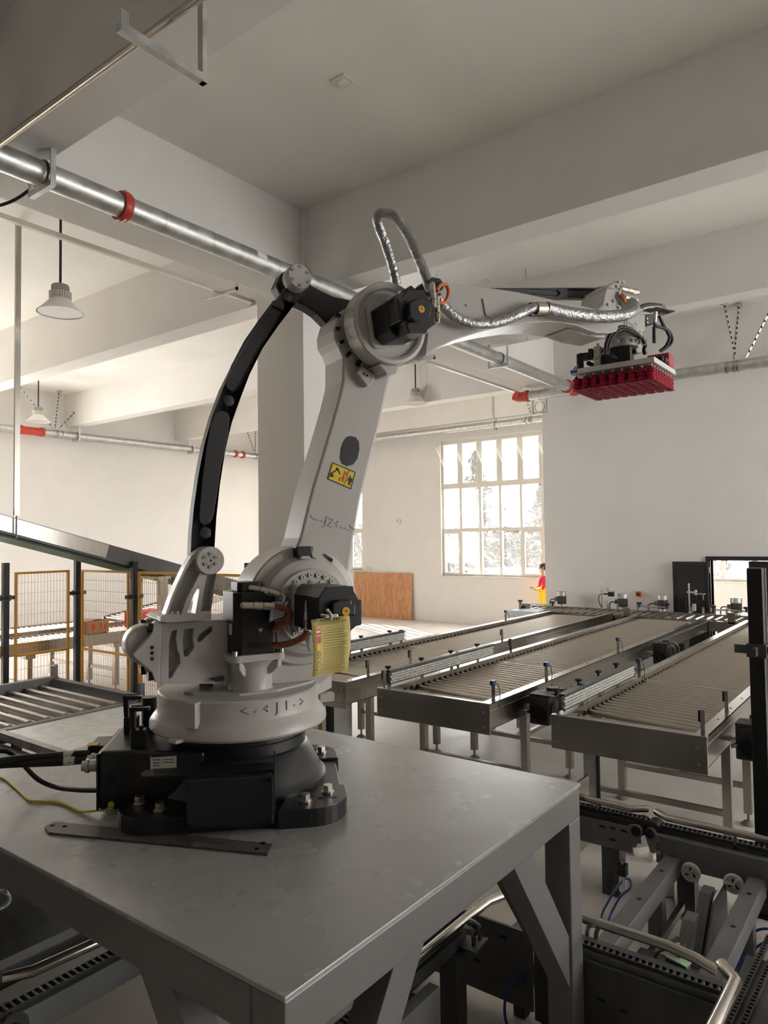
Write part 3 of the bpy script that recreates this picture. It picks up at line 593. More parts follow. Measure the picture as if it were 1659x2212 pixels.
text_mesh('lettering', '<--J2+-->', .062, 'robot_white', la, (_t[0], -.1605, _t[1]), (PI / 2, math.radians(16), 0), .003)
MB().plate([(0.523, 1.894), (0.593, 1.864), (0.583, 1.822), (0.552, 1.803), (0.5, 1.863)], -.20, -.155, 'y').build('limit_block', 'robot_white', la, bevel=.004)
_k = [(0.541, 1.857)][0]
for dx in (-.008, .008): MB().cyl((_k[0] + dx, -.2012, _k[1] - dx * .4), (_k[0] + dx, -.199, _k[1] - dx * .4), .0055, 12).build('hole', 'pocket_dark', la)
# J3 joint and upper arm
j3 = [(0.62, 2.081)][0]; R3D = .19
UA = [(0.806, 1.952), (0.859, 2.301), (1.003, 2.326), (1.179, 2.339), (1.378, 2.348), (1.587, 2.347), (1.779, 2.346), (1.933, 2.344), (2.044, 2.328), (2.108, 2.291), (2.09, 2.242), (2.024, 2.221), (1.928, 2.211), (1.851, 2.219), (1.775, 2.231), (1.671, 2.23), (1.555, 2.218), (1.442, 2.198), (1.306, 2.164), (1.174, 2.125), (1.072, 2.087), (0.973, 2.048), (0.889, 2.005)]
ua = rp(MB().plate(UA, -.30, -.05, 'y'), 'upper_arm', bevel=.014, seg=3)
MB().plate([(1.764, 2.228), (2.062, 2.234), (2.045, 2.207), (1.878, 2.209)], -.25, -.06, 'y').build('wrist_fairing', 'robot_white', ua, bevel=.01)
ring = MB().lathe([(.182, -.10), (R3D, -.095), (R3D, .0), (.186, .006), (.172, .008), (.160, .002), (.152, -.016), (.10, -.018), (0, -.018)], 64, MY(j3[0], -.30, j3[1]))
eh = rp(ring, 'elbow_housing', smooth=30)
MB().plate([(0.585, 1.908), (0.666, 1.911), (0.677, 1.905), (0.661, 1.859), (0.608, 1.845), (0.603, 1.86), (0.565, 1.889)], -.28, -.17, 'y').build('stop_horn', 'robot_white', eh, bevel=.008)
for k in range(5):
    a = PI * (.93 + k * .11); MB().plate([(j3[0] - .03 + (.196) * math.cos(a - .04), j3[1] + .196 * math.sin(a - .04)), (j3[0] - .03 + .196 * math.cos(a + .04), j3[1] + .196 * math.sin(a + .04)), (j3[0] - .03 + .17 * math.cos(a + .04), j3[1] + .17 * math.sin(a + .04)), (j3[0] - .03 + .17 * math.cos(a - .04), j3[1] + .17 * math.sin(a - .04))], -.19, -.17, 'y').build('slot', 'pocket_dark', eh)
MB().plate([(0.511, 2.151), (0.683, 2.195), (0.732, 2.025), (0.715, 1.995), (0.568, 1.958), (0.538, 1.958), (0.524, 1.972), (0.496, 2.133)], -.30, -.28, 'y').build('motor_seat', 'robot_white', eh, bevel=.008)
M3F = [(0.522, 2.111), (0.546, 2.121), (0.57, 2.156), (0.66, 2.17), (0.669, 2.154), (0.689, 2.135), (0.715, 2.1), (0.718, 2.03), (0.674, 1.999), (0.672, 1.984), (0.579, 1.971), (0.562, 2.023), (0.537, 2.018)]
m3 = rp(MB().plate(M3F, -.525, -.43, 'y'), 'elbow_motor', 'motor_black', bevel=.005)
MB().plate([(0.517, 2.118), (0.649, 2.218), (0.732, 2.158), (0.741, 2.038), (0.682, 1.988), (0.578, 1.972), (0.535, 2.001)], -.44, -.298, 'y').build('stator', 'motor_black', m3, bevel=.006)
for b_ in (-.425, -.33):
    for q in [(0.591, 2.17), (0.578, 2.025), (0.727, 2.025)]: socket_bolt(.011, m3, MY(q[0], b_, q[1]))
MB().plate([(0.56, 2.091), (0.593, 2.112), (0.644, 2.12), (0.647, 2.105), (0.671, 2.107), (0.672, 2.065), (0.665, 2.042), (0.624, 2.022), (0.584, 2.015), (0.562, 2.03)], -.56, -.52, 'y').build('encoder_cap', 'motor_black', m3, bevel=.006)
_q = [(0.62, 2.07)][0]
MB().cyl((_q[0], -.5625, _q[1]), (_q[0], -.559, _q[1]), .0155, 28).build('warning_sticker', 'yellow_paint', m3)
text_mesh('glyph', '*', .03, 'ink', m3, (_q[0], -.563, _q[1] - .004), (PI / 2, 0, 0), .0003)
connector([(0.719, -0.5, 2.211), (0.724, -0.5, 2.109)], .0135, m3); connector([(0.756, -0.48, 2.168), (0.758, -0.48, 2.055)], .0115, m3)
rp(MB().tube([(0.768, -0.46, 2.203), (0.802, -0.44, 2.241), (0.844, -0.42, 2.258), (0.86, -0.42, 2.237), (0.855, -0.42, 2.202), (0.835, -0.42, 2.174), (0.793, -0.44, 2.163)], .0085, 8, sub=5), 'power_cable', 'orange', smooth=60)
MB().plate([(0.744, 2.256), (0.774, 2.282), (0.818, 2.282), (0.842, 2.252), (0.83, 2.233), (0.789, 2.237), (0.754, 2.248)], -.42, -.30, 'y').build('hose_clamp', 'motor_black', m3, bevel=.004)
# plates and bosses on the upper arm
MB().plate([(1.15, 2.277), (1.172, 2.282), (1.181, 2.279), (1.196, 2.201), (1.19, 2.193), (1.17, 2.192), (1.163, 2.196), (1.147, 2.27)], -.308, -.298, 'y').build('mount_pad', 'robot_white', ua)
MB().plate([(0.946, 2.222), (1.047, 2.239), (1.066, 2.233), (1.064, 2.173), (0.948, 2.156)], -.3025, -.298, 'y').build('cover_plate', 'robot_white', ua, bevel=.001)
for q in [(1.048, 2.23), (1.06, 2.172)]: socket_bolt(.006, ua, MY(q[0], -.3025, q[1]))
# silver sleeved hoses
def hose(name, pts, r, sub=6, m='silver_sleeve'):
    b = MB(); b.tube(pts, r, 12, sub=sub); o = b.build(name, m, rob, smooth=60); return o
hose('sleeved_hose', [(0.74, -0.16, 2.323), (0.705, -0.18, 2.406), (0.655, -0.2, 2.499), (0.611, -0.22, 2.561), (0.587, -0.25, 2.588), (0.605, -0.28, 2.598), (0.642, -0.31, 2.575), (0.689, -0.34, 2.497), (0.724, -0.37, 2.392), (0.754, -0.39, 2.295), (0.774, -0.4, 2.228)], .0235)
hose('sleeved_hose', [(0.828, -0.37, 2.218), (0.886, -0.36, 2.171), (0.968, -0.36, 2.13), (1.077, -0.36, 2.124), (1.204, -0.36, 2.153), (1.323, -0.36, 2.206), (1.432, -0.36, 2.259), (1.515, -0.36, 2.268)], .024)
hose('sleeved_hose', [(1.508, -0.36, 2.267), (1.614, -0.36, 2.262), (1.761, -0.36, 2.268), (1.919, -0.37, 2.279), (2.051, -0.38, 2.307), (2.158, -0.36, 2.357), (2.212, -0.3, 2.418)], .034)
MB().cyl(*[(1.436, -0.36, 2.254), (1.499, -0.36, 2.263)], .032, 18).build('hose_clamp', 'nickel', ua, smooth=35)
MB().cyl(*[(1.408, -0.35, 2.223), (1.51, -0.35, 2.24)], .010, 8).cyl(*[(1.414, -0.345, 2.276), (1.486, -0.345, 2.291)], .010, 8).build('clamp_bracket', 'motor_black', ua)
for q in [(1.137, -0.36, 2.141)]: MB().lathe([(.024, -.003), (.029, 0), (.024, .003)], 16, ring=True, M=Matrix.Translation(q) @ Matrix.Rotation(PI / 2, 4, 'Y')).build('cable_tie', 'white_plastic', ua)
rp(MB().plate([(0.79, 2.258), (0.815, 2.323), (0.827, 2.325), (0.802, 2.26)], -.402, -.398, 'y'), 'tape_tail', 'silver_sleeve')
# rear parallel rod
RODF = [(0.214, 2.263), (0.248, 2.301), (0.316, 2.28), (0.307, 2.251), (0.238, 2.172), (0.154, 2.057), (0.08, 1.946), (0.02, 1.824), (-0.025, 1.707), (-0.061, 1.606), (-0.09, 1.485), (-0.113, 1.344), (-0.129, 1.204), (-0.137, 1.087), (-0.139, 1.021), (-0.163, 0.993), (-0.214, 0.987), (-0.239, 1.024), (-0.235, 1.132), (-0.224, 1.247), (-0.205, 1.378), (-0.179, 1.51), (-0.145, 1.63), (-0.1, 1.752), (-0.038, 1.879), (0.041, 2.018), (0.13, 2.147)]
rod = rp(MB().plate(RODF, -.10, -.04, 'y', pockets=[
    ([(0.134, 2.17), (0.163, 2.18), (0.186, 2.168), (0.181, 2.131), (0.129, 2.038), (0.056, 1.913), (0, 1.8), (-0.027, 1.755), (-0.054, 1.742), (-0.079, 1.754), (-0.085, 1.78), (-0.061, 1.854), (0.001, 1.975), (0.073, 2.084)], .012),
    ([(-0.134, 1.642), (-0.108, 1.656), (-0.078, 1.65), (-0.069, 1.624), (-0.078, 1.545), (-0.108, 1.418), (-0.128, 1.285), (-0.144, 1.197), (-0.158, 1.175), (-0.184, 1.167), (-0.2, 1.182), (-0.202, 1.211), (-0.191, 1.342), (-0.172, 1.488), (-0.153, 1.592)], .012)]), 'rear_rod', 'link_black', bevel=.006)
for q in [(-0.074, 1.702), (-0.177, 1.135), (0.197, 2.201)]:
    MB().lathe([(.024, 0), (.024, .003), (.021, .004), (0, .004)], 24, MY(q[0], -.10, q[1])).build('boss', 'link_black', rod, smooth=30)
    MB().cyl((q[0], -.1046, q[1]), (q[0], -.103, q[1]), .005, 10).build('hole', 'pocket_dark', rod)
_t = [(-0.147, 1.408)][0]
text_mesh('lettering', '809040', .05, 'link_black', rod, (_t[0], -.0885, _t[1]), (PI / 2, math.radians(-82), 0), .003)
_e = [(-0.224, 1.023)][0]
pj = [(0.237, 2.278)][0]
pc = rp(MB().lathe([(.058, -.065), (.058, -.012), (.056, -.008), (.056, .0), (.054, .003), (0, .003)], 48, MY(pj[0], -.16, pj[1])), 'pivot_cap', smooth=32)
for k in range(6): socket_bolt(.007, pc, MY(pj[0] + .043 * math.cos(k * PI / 3 + .5), -.163, pj[1] + .043 * math.sin(k * PI / 3 + .5)), 'robot_white')
pk = [(0.297, 2.335)][0]
tl = MB().plate([(0.205, 2.332), (0.261, 2.378), (0.328, 2.369), (0.356, 2.302), (0.408, 2.284), (0.484, 2.264), (0.575, 2.262), (0.587, 2.228), (0.513, 2.184), (0.483, 2.131), (0.468, 2.101), (0.43, 2.134), (0.384, 2.17), (0.332, 2.195), (0.273, 2.212), (0.204, 2.227), (0.177, 2.27)], -.02, .06, 'y')
rp(tl, 'elbow_link', 'link_black', bevel=.010, seg=3)
rp(MB().cyl((pk[0], -.05, pk[1]), (pk[0], .06, pk[1]), .045, 24), 'pivot_pin', 'link_black', smooth=35)
# upper parallel rod behind the upper arm
rp(MB().plate([(1.402, 2.468), (2.001, 2.57), (2.256, 2.612), (2.336, 2.638), (2.362, 2.614), (2.31, 2.539), (2.167, 2.532), (1.805, 2.477), (1.401, 2.434)], .0, .05, 'y', pockets=[([(1.721, 2.514), (1.935, 2.544), (1.959, 2.53), (1.934, 2.507), (1.72, 2.491)], .012), ([(2.017, 2.562), (2.23, 2.597), (2.252, 2.583), (2.228, 2.554), (2.016, 2.52)], .012)]), 'upper_rod', 'link_black', bevel=.005)
# wrist
wc = [(2.417, 2.307)][0]
wl = rp(MB().plate([(2.07, 2.341), (2.072, 2.4), (2.12, 2.437), (2.146, 2.518), (2.165, 2.55), (2.195, 2.568), (2.257, 2.602), (2.274, 2.582), (2.242, 2.542), (2.229, 2.497), (2.252, 2.47), (2.287, 2.432), (2.273, 2.378), (2.175, 2.33), (2.116, 2.326)], -.17, .02, 'y'), 'wrist_link', bevel=.012, seg=3)
for q in [(2.165, 2.441), (2.208, 2.467), (2.251, 2.437), (2.257, 2.591), (2.241, 2.56), (2.29, 2.592)]: socket_bolt(.009, wl, MY(q[0], -.172, q[1]))
wb = rp(MB().plate([(2.173, 2.364), (2.433, 2.436), (2.519, 2.442), (2.515, 2.346), (2.48, 2.332), (2.442, 2.336), (2.379, 2.327), (2.195, 2.302), (2.147, 2.309)], -.14, .08, 'y'), 'wrist_body', bevel=.012, seg=3)
MB().plate([(2.483, 2.361), (2.561, 2.371), (2.555, 2.226), (2.503, 2.22), (2.485, 2.258)], -.08, .06, 'y').build('wrist_cover', 'robot_white', wb, bevel=.006)
_t = [(2.359, 2.37)][0]
text_mesh('lettering', '<--J4+-->', .045, 'robot_white', wb, (_t[0], -.1405, _t[1]), (PI / 2, math.radians(2), 0), .003)
zf0 = [(2.419, 2.365)][0][1]; zf1 = [(2.416, 2.28)][0][1]; zf2 = [(2.415, 2.244)][0][1]
fl = rp(MB().lathe([(.0, zf0), (.095, zf0), (.098, zf1 + .03), (.100, zf1 + .028), (.100, zf1), (.088, zf1 - .004), (.088, zf2), (.0, zf2)], 40, Matrix.Translation((wc[0], -.05, 0))), 'tool_flange', smooth=35)
for k in range(14):
    a = 2 * PI * k / 14; MB().cyl((wc[0] + .092 * math.cos(a), -.05 + .092 * math.sin(a), zf1 - .018), (wc[0] + .092 * math.cos(a), -.05 + .092 * math.sin(a), zf1), .008, 8).build('bolt', 'bolt', fl)
wm = rp(MB().plate([(2.217, 2.524), (2.278, 2.54), (2.32, 2.527), (2.349, 2.488), (2.361, 2.459), (2.335, 2.447), (2.286, 2.435), (2.263, 2.466), (2.203, 2.478)], -.16, -.02, 'y'), 'wrist_motor', 'motor_black', bevel=.008)
connector([(2.302, -0.15, 2.564), (2.474, -0.12, 2.58)], .019, wm); connector([(2.308, -0.17, 2.509), (2.442, -0.14, 2.52)], .017, wm)
rp(MB().tube([(2.254, -0.18, 2.506), (2.255, -0.2, 2.487), (2.273, -0.2, 2.464), (2.307, -0.18, 2.467)], .010, 8, sub=4), 'power_cable', 'orange', smooth=60)
rp(MB().tube([(2.245, -0.18, 2.509), (2.262, -0.18, 2.546), (2.303, -0.16, 2.568)], .006, 8, sub=4), 'signal_cable', 'galv', smooth=60)
rp(MB().tube([(2.44, -0.14, 2.464), (2.529, -0.12, 2.508), (2.644, -0.08, 2.544), (2.789, -0.04, 2.571)], .011, 8, sub=5), 'air_line', 'rubber', smooth=60)
rp(MB().tube([(2.44, -0.14, 2.45), (2.535, -0.12, 2.493), (2.684, -0.08, 2.536), (2.788, -0.04, 2.559)], .009, 8, sub=5), 'air_line', 'silver_sleeve', smooth=60)
_v = [(2.754, -0.05, 2.527)][0]
va = rp(MB().cbox(_v, (.19, .09, .006)), 'valve_bracket', 'motor_black')
MB().plate([(2.599, 2.476), (2.673, 2.49), (2.673, 2.423), (2.603, 2.42)], -.07, -.01, 'y').build('valve_block', 'motor_black', va, bevel=.004)
for q in [(2.616, -0.073, 2.452), (2.618, -0.073, 2.428)]: MB().cyl(q, (q[0], q[1] + .008, q[2]), .006, 10).build('bolt', 'bolt', va)
MB().cyl(*[(2.713, -0.05, 2.512), (2.707, -0.05, 2.446)], .018, 14, .013).build('fitting', 'alu', va, smooth=35)
MB().cyl(*[(2.702, -0.05, 2.418), (2.698, -0.05, 2.315)], .011, 12).build('silencer', 'rubber', va, smooth=35)
MB().cyl(*[(2.789, -0.04, 2.578), (2.786, -0.04, 2.512)], .014, 6).cyl(*[(2.824, -0.04, 2.579), (2.821, -0.04, 2.517)], .013, 6).build('fitting', 'nickel', va)
for p in ([(2.696, -0.05, 2.445), (2.723, -0.05, 2.425), (2.79, -0.04, 2.428), (2.877, -0.02, 2.421), (2.936, 0, 2.386), (2.931, 0.02, 2.343), (2.864, 0.03, 2.303)], [(2.765, -0.04, 2.499), (2.81, -0.03, 2.457), (2.869, -0.02, 2.411), (2.895, -0.01, 2.379), (2.883, 0.01, 2.329), (2.85, 0.03, 2.299)]):
    rp(MB().tube(p, .011, 8, sub=5), 'air_hose', 'rubber', smooth=60)
for p in ([(2.166, -0.14, 2.157), (2.163, -0.15, 2.214), (2.185, -0.17, 2.276), (2.247, -0.18, 2.318), (2.32, -0.18, 2.322), (2.393, -0.17, 2.308), (2.448, -0.16, 2.287)], [(2.195, -0.13, 2.159), (2.192, -0.14, 2.212), (2.208, -0.16, 2.269), (2.27, -0.17, 2.311), (2.344, -0.17, 2.31), (2.46, -0.15, 2.287)]):
    rp(MB().tube(p, .011, 8, sub=5), 'air_hose', 'rubber', smooth=60)
rp(MB().tube([(2.46, -0.15, 2.296), (2.478, -0.15, 2.276), (2.521, -0.13, 2.26), (2.519, -0.12, 2.231), (2.53, -0.12, 2.205)], .012, 8, sub=5), 'air_hose', 'rubber', smooth=60)
rp(MB().tube([(2.441, -0.16, 2.278), (2.459, -0.16, 2.245), (2.503, -0.15, 2.261), (2.511, -0.15, 2.294)], .004, 6, sub=5), 'cable_tie', 'nickel', smooth=60)
for p in ([(2.191, -0.14, 2.208), (2.202, -0.14, 2.179), (2.272, -0.13, 2.148)], [(2.167, -0.14, 2.188), (2.181, -0.14, 2.163), (2.254, -0.13, 2.151)], [(2.167, -0.14, 2.183), (2.119, -0.15, 2.145), (2.078, -0.15, 2.115)]): rp(MB().tube(p, .004, 6, sub=4), 'sensor_lead', 'rubber', smooth=60)

# vacuum gripper: plate turned square to the hall, 9 x 8 bellows cups
GW = Vector((4.40, 1.466, 3.292)); _d = GW - Vector(RC); _c, _s = math.cos(math.radians(23)), math.sin(math.radians(23))
gl = (_d.x * _c - _d.y * _s, _d.x * _s + _d.y * _c, _d.z)
gr = MB().box(-.219, .219, -.255, .255, .004, .036).build('gripper_plate', 'alu', rob, bevel=.003, loc=gl, rz=math.radians(23))
MB().box(-.2200, -.2185, .205, .25, .012, .030).build('brand_sticker', 'blue', gr)
cup = MB().lathe([(.010, .0), (.010, -.010), (.018, -.013), (.026, -.026), (.019, -.034), (.027, -.046), (.019, -.055), (.027, -.067), (.020, -.075), (.028, -.086), (.022, -.084), (.0, -.080)], 16)
stem = MB().cyl((0, 0, -.024), (0, 0, 0), .009, 10).mesh('stem', 'nickel')
cm = cup.mesh('suction_cup', 'cup_red', 40)
for i in range(8):
    for j in range(9):
        x = -.188 + .0537 * i; y = -.226 + .0565 * j
        o = bpy.data.objects.new('suction_cup', cm); COL.objects.link(o); o.parent = gr; o.location = (x, y, -.008)
        if i == 0 or j == 0:
            s_ = bpy.data.objects.new('cup_stem', stem); COL.objects.link(s_); s_.parent = gr; s_.location = (x, y, 0)
MB().box(.10, .20, -.25, -.12, .042, .125).build('vacuum_generator', 'red_box', gr, bevel=.004)
for y in (-.10, -.06): MB().cyl((.02, y - .13, .07), (.10, y - .13, .07), .022, 16).build('muffler', 'rubber', gr, smooth=35)
for y in (-.17, -.06, -.01): MB().sphere((.0, y - .06, .07), .02, 12).build('muffler_cap', 'rubber', gr, smooth=60)
vb = MB(); vb.box(-.13, .07, -.05, .10, .042, .15); vb.box(-.10, .05, -.02, .08, .15, .20); vb.build('valve_manifold', 'motor_black', gr, bevel=.006)
MB().box(-.16, -.12, -.10, -.04, .042, .14).build('valve_manifold', 'motor_black', gr, bevel=.006)
MB().box(-.16, -.08, .085, .125, .042, .17).build('valve_plate', 'plate_silver', gr, bevel=.003)
sv = MB(); sv.box(-.17, -.09, .13, .155, .10, .16); sv.box(-.17, -.11, .155, .20, .10, .14); sv.box(-.17, -.12, .20, .23, .05, .14); sv.cyl((-.18, .20, .065), (-.12, .26, .055), .016, 12); sv.cyl((-.16, .16, .075), (-.10, .15, .07), .014, 12)
sv.build('solenoid_valve', 'rubber', gr, bevel=.004)
MB().cyl((-.10, .12, .17), (-.10, .12, .20), .012, 12).build('fitting', 'nickel', gr)

# hang tags and loose pieces
tg = thing('warning_tag', 'yellow printed paper safety tag hanging from the shoulder motor', 'tag', RC, math.radians(-23))
_tp = [(0.081, 0.802), (0.24, 0.809), (0.246, 0.688), (0.235, 0.637), (0.208, 0.579), (0.077, 0.568), (0.086, 0.651), (0.093, 0.726)]
tb = MB()
_tq = [(0.081, 0.8), (0.242, 0.806)] ; _tq2 = [(0.083, 0.76), (0.243, 0.768)]; _tq3 = [(0.088, 0.685), (0.242, 0.691)]; _tq4 = [(0.084, 0.641), (0.231, 0.642)]; _tq5 = [(0.073, 0.592), (0.22, 0.599)]
rowsT = [(_tq, -.60), (_tq2, -.603), (_tq3, -.606), (_tq4, -.612), (_tq5, -.625)]
vs = []; NU = 6
for (L_, R_), b_ in rowsT:
    for i in range(NU + 1):
        u = i / NU; vs.append((L_[0] + (R_[0] - L_[0]) * u, b_ + .012 * math.sin(u * PI), L_[1] + (R_[1] - L_[1]) * u))
n1 = NU + 1
tb.add(vs, [(r * n1 + i, r * n1 + i + 1, (r + 1) * n1 + i + 1, (r + 1) * n1 + i) for r in range(4) for i in range(NU)])
sheet = tb.build('sheet', 'tag_yellow', tg, smooth=60); sd = sheet.modifiers.new('thick', 'SOLIDIFY'); sd.thickness = .0008
def tagpt(u, v, off=-.0016):
    f_ = v * 4; r = min(3, int(f_)); t_ = f_ - r
    def row(r_): (L_, R_), b_ = rowsT[r_]; return Vector((L_[0] + (R_[0] - L_[0]) * u, b_ + .012 * math.sin(u * PI), L_[1] + (R_[1] - L_[1]) * u))
    p = row(r).lerp(row(r + 1), t_); return (p.x, p.y + off, p.z)
def tagq(u0, u1, v0, v1, m, nm):
    b = MB(); k = 4; v_ = []
    for i in range(k + 1):
        u = u0 + (u1 - u0) * i / k; v_ += [tagpt(u, v0), tagpt(u, v1)]
    b.add(v_, [(2 * i, 2 * i + 1, 2 * i + 3, 2 * i + 2) for i in range(k)]); return b.build(nm, m, sheet)
R_ = random.Random(5)
_ta = -math.atan2(_tq[1][1] - _tq[0][1], _tq[1][0] - _tq[0][0])
text_mesh('brand_print', 'ESTUN', .012, 'blue', sheet, tagpt(.13, .035, -.003), (PI / 2, _ta, 0), .0003)
text_mesh('title_print', 'ESTUN机器人产品安全使用责任声明', .0098, 'ink', sheet, tagpt(.53, .056, -.004), (PI / 2, _ta, 0), .0003)
for i in range(4): tagq(.12 if i % 2 else .16, .93 - .2 * (i == 3), .085 + i * .022, .091 + i * .022, 'ink', 'print_line')
for u0, u1, v0, v1 in ((.07, .96, .185, .188), (.07, .96, .225, .227), (.07, .96, .955, .958), (.07, .075, .185, .957), (.955, .96, .185, .957), (.25, .254, .185, .957)): tagq(u0, u1, v0, v1, 'ink', 'table_rule')
for i in range(22): tagq(.28, .92 - .12 * R_.random() * (i % 3 == 2), .245 + i * .0315, .250 + i * .0315, 'ink', 'print_line')
for i, m_ in enumerate(('red_print', 'red_print', 'yellow', 'yellow', 'yellow', 'yellow', 'yellow')):
    v0 = .245 + i * .098
    if i < 2: tagq(.095, .235, v0, v0 + .07, m_, 'symbol_panel'); tagq(.11, .22, v0 + .02, v0 + .045, 'white_plastic', 'symbol_print')
    elif i == 2: tagq(.095, .235, v0, v0 + .07, 'yellow', 'symbol_panel')
    else:
        b = MB().add([tagpt(.165, v0), tagpt(.10, v0 + .07), tagpt(.23, v0 + .07)], [(0, 1, 2)]); o = b.build('warning_triangle', 'ink', sheet)
        b = MB().add([tagpt(.165, v0 + .014, -.002), tagpt(.118, v0 + .062, -.002), tagpt(.212, v0 + .062, -.002)], [(0, 1, 2)]); b.build('warning_triangle', 'yellow', sheet)
MB().tube([(0.154, -0.59, 0.83), (0.158, -0.605, 0.822), (0.163, -0.605, 0.807), (0.162, -0.602, 0.796)], .004, 6, sub=4).sphere([(0.154, -0.59, 0.83)][0], .007, 10).build('string', 'white_plastic', tg)
t2 = thing('info_tag', 'small teal-bordered white tag hanging behind the turret motor', 'tag', RC, math.radians(-23))
_a = [(0.05, 0.848), (0.135, 0.849), (0.108, 0.778), (0.039, 0.759)]
MB().plate(_a, -.262, -.261, 'y').build('sheet', 'blue', t2)
MB().plate([(0.054, 0.844), (0.129, 0.845), (0.104, 0.781), (0.043, 0.765)], -.263, -.262, 'y').build('print_area', 'white_plastic', t2)
for k in range(5): MB().plate([(0.058, 0.804), (0.103, 0.805), (0.102, 0.803), (0.057, 0.802)], -.2636, -.263, 'y').build('print_line', 'ink', t2, loc=(0, 0, .012 - k * .010))

# loose flat bar on the platform
fbP = [(1.423, 2.745), (1.472, 2.761), (1.826, 1.908), (1.759, 1.866), (1.404, 2.675)]
fbar = tag(MB().plate(fbP, 1.2005, 1.209, 'z', holes=[circ([(1.445, 2.729)][0], .010, 12), circ([(1.469, 2.68)][0], .010, 12), circ([(1.81, 1.944)][0], .012, 12), circ([(1.761, 1.927)][0], .012, 12)]).build('flat_bar', 'flat_steel', bevel=.0015), 'long flat dark steel bar with drilled ends lying on the platform', 'metal bar')
# cables at the back of the robot base
def cable(name, pts, r, m, label, cat='cable', sub=6, group=None):
    return tag(MB().tube(pts, r, 10, sub=sub).build(name, m, smooth=60), label, cat, group)
cable('power_cable', [(1.687, 2.87, 1.4), (1.623, 2.927, 1.4), (1.553, 2.984, 1.4), (1.469, 3.05, 1.4), (1.393, 3.129, 1.39), (1.343, 3.182, 1.38)], .017, 'rubber', 'upper thick black cable with white marker plugged into the robot base')
cable('power_cable', [(1.681, 2.859, 1.38), (1.599, 2.921, 1.38), (1.522, 3, 1.38), (1.448, 3.085, 1.38), (1.38, 3.184, 1.37), (1.332, 3.2, 1.37)], .017, 'rubber', 'lower thick black cable with white marker plugged into the robot base')
cable('control_cable', [(1.666, 2.78, 1.27), (1.648, 2.915, 1.25), (1.637, 3.066, 1.235), (1.607, 3.167, 1.26), (1.572, 3.244, 1.33), (1.523, 3.225, 1.38), (1.486, 3.23, 1.4), (1.426, 3.247, 1.4), (1.344, 3.229, 1.4)], .0105, 'rubber', 'thin black cable arching over the platform behind the robot base')
cable('ground_wire', [(1.622, 2.624, 1.232), (1.615, 2.683, 1.225), (1.591, 2.779, 1.206), (1.593, 2.871, 1.206), (1.584, 2.966, 1.206), (1.544, 3.042, 1.206), (1.531, 3.087, 1.206), (1.561, 3.239, 1.206), (1.599, 3.451, 1.206), (1.594, 3.629, 1.206)], .0048, 'yellow', 'thin yellow ground wire running across the platform to the robot base', 'wire')
mk = MB().cyl(*[(1.606, 2.941, 1.4), (1.638, 2.917, 1.4)], .0185, 12); tag(mk.build('cable_marker', 'white_plastic'), 'white paper marker wrapped round the upper black cable', 'label')
mk = MB().cyl(*[(1.597, 2.924, 1.38), (1.631, 2.897, 1.38)], .0185, 12); tag(mk.build('cable_marker', 'white_plastic'), 'white paper marker wrapped round the lower black cable', 'label')
# ---------------------------------------------------------------- roller conveyors
CZ0 = 1.0        # rail top
mat('motor_grey', (0.17, 0.16, 0.145), 0.45)
mat('gear_black', (0.045, 0.043, 0.04), 0.42)
def gear_unit(parent, x, y, z):
    """worm gearbox hung on the outer face of a rail (facing -y) with a finned motor pointing away along +x"""
    at_ = (x, y, z); x = y = z = 0.0
    g = MB(); g.box(x - .085, x + .075, y - .19, y - .05, z - .11, z + .07)
    o = g.build('gear_motor', 'gear_black', parent, bevel=.008, loc=at_); o.scale = (1.25, 1.25, 1.25)
    for k in range(5): MB().box(x - .08 + k * .03, x - .068 + k * .03, y - .19, y - .05, z + .07, z + .09).build('fin', 'gear_black', o)
    MB().lathe([(.05, 0), (.05, .012), (.032, .014), (.030, .004), (0, .004)], 24, Matrix.Translation((x - .085, y - .12, z - .045)) @ Matrix.Rotation(-PI / 2, 4, 'Y')).build('bore_cover', 'motor_black', o, smooth=35)
    MB().lathe([(.06, 0), (.06, .01), (.028, .012), (.026, .004), (0, .004)], 24, Matrix.Translation((x, y - .19, z - .02)) @ Matrix.Rotation(PI / 2, 4, 'X')).build('bearing_cover', 'gear_black', o, smooth=35)
    MB().cyl((x, y, z - .02), (x, y - .06, z - .02), .02, 12).cyl((x - .16, y - .05, z - .02), (x - .06, y - .08, z - .03), .012, 8).build('drive_shaft', 'steel', o)
    M = Matrix.Translation((x + .075, y - .125, z - .01)) @ Matrix.Rotation(PI / 2, 4, 'Y')
    b = MB(); b.cyl((0, 0, 0), (0, 0, .02), .085, 20, M=M); b.cyl((0, 0, .02), (0, 0, .19), .062, 20, M=M)
    for k in range(20): b.box(.06, .075, -.003, .003, .025, .185, M @ Matrix.Rotation(2 * PI * k / 20, 4, 'Z'))
    b.lathe([(.078, .185), (.078, .23), (.065, .245), (0, .245)], 20, M)
    b.build('motor', 'gear_black', o)
    MB().box(x + .10, x + .18, y - .16, y - .09, z + .055, z + .10).build('terminal_box', 'gear_black', o, bevel=.004)
def knob(parent, x, y, z, m='rubber', s=1.0):
    MB().cyl((x, y, z), (x, y, z + .035 * s), .011 * s, 10).lathe([(.012 * s, .03 * s), (.027 * s, .036 * s), (.029 * s, .05 * s), (.022 * s, .056 * s), (0, .056 * s)], 10, Matrix.Translation((x, y, z))).build('clamp_knob', m, parent, smooth=35)
_roller = {}
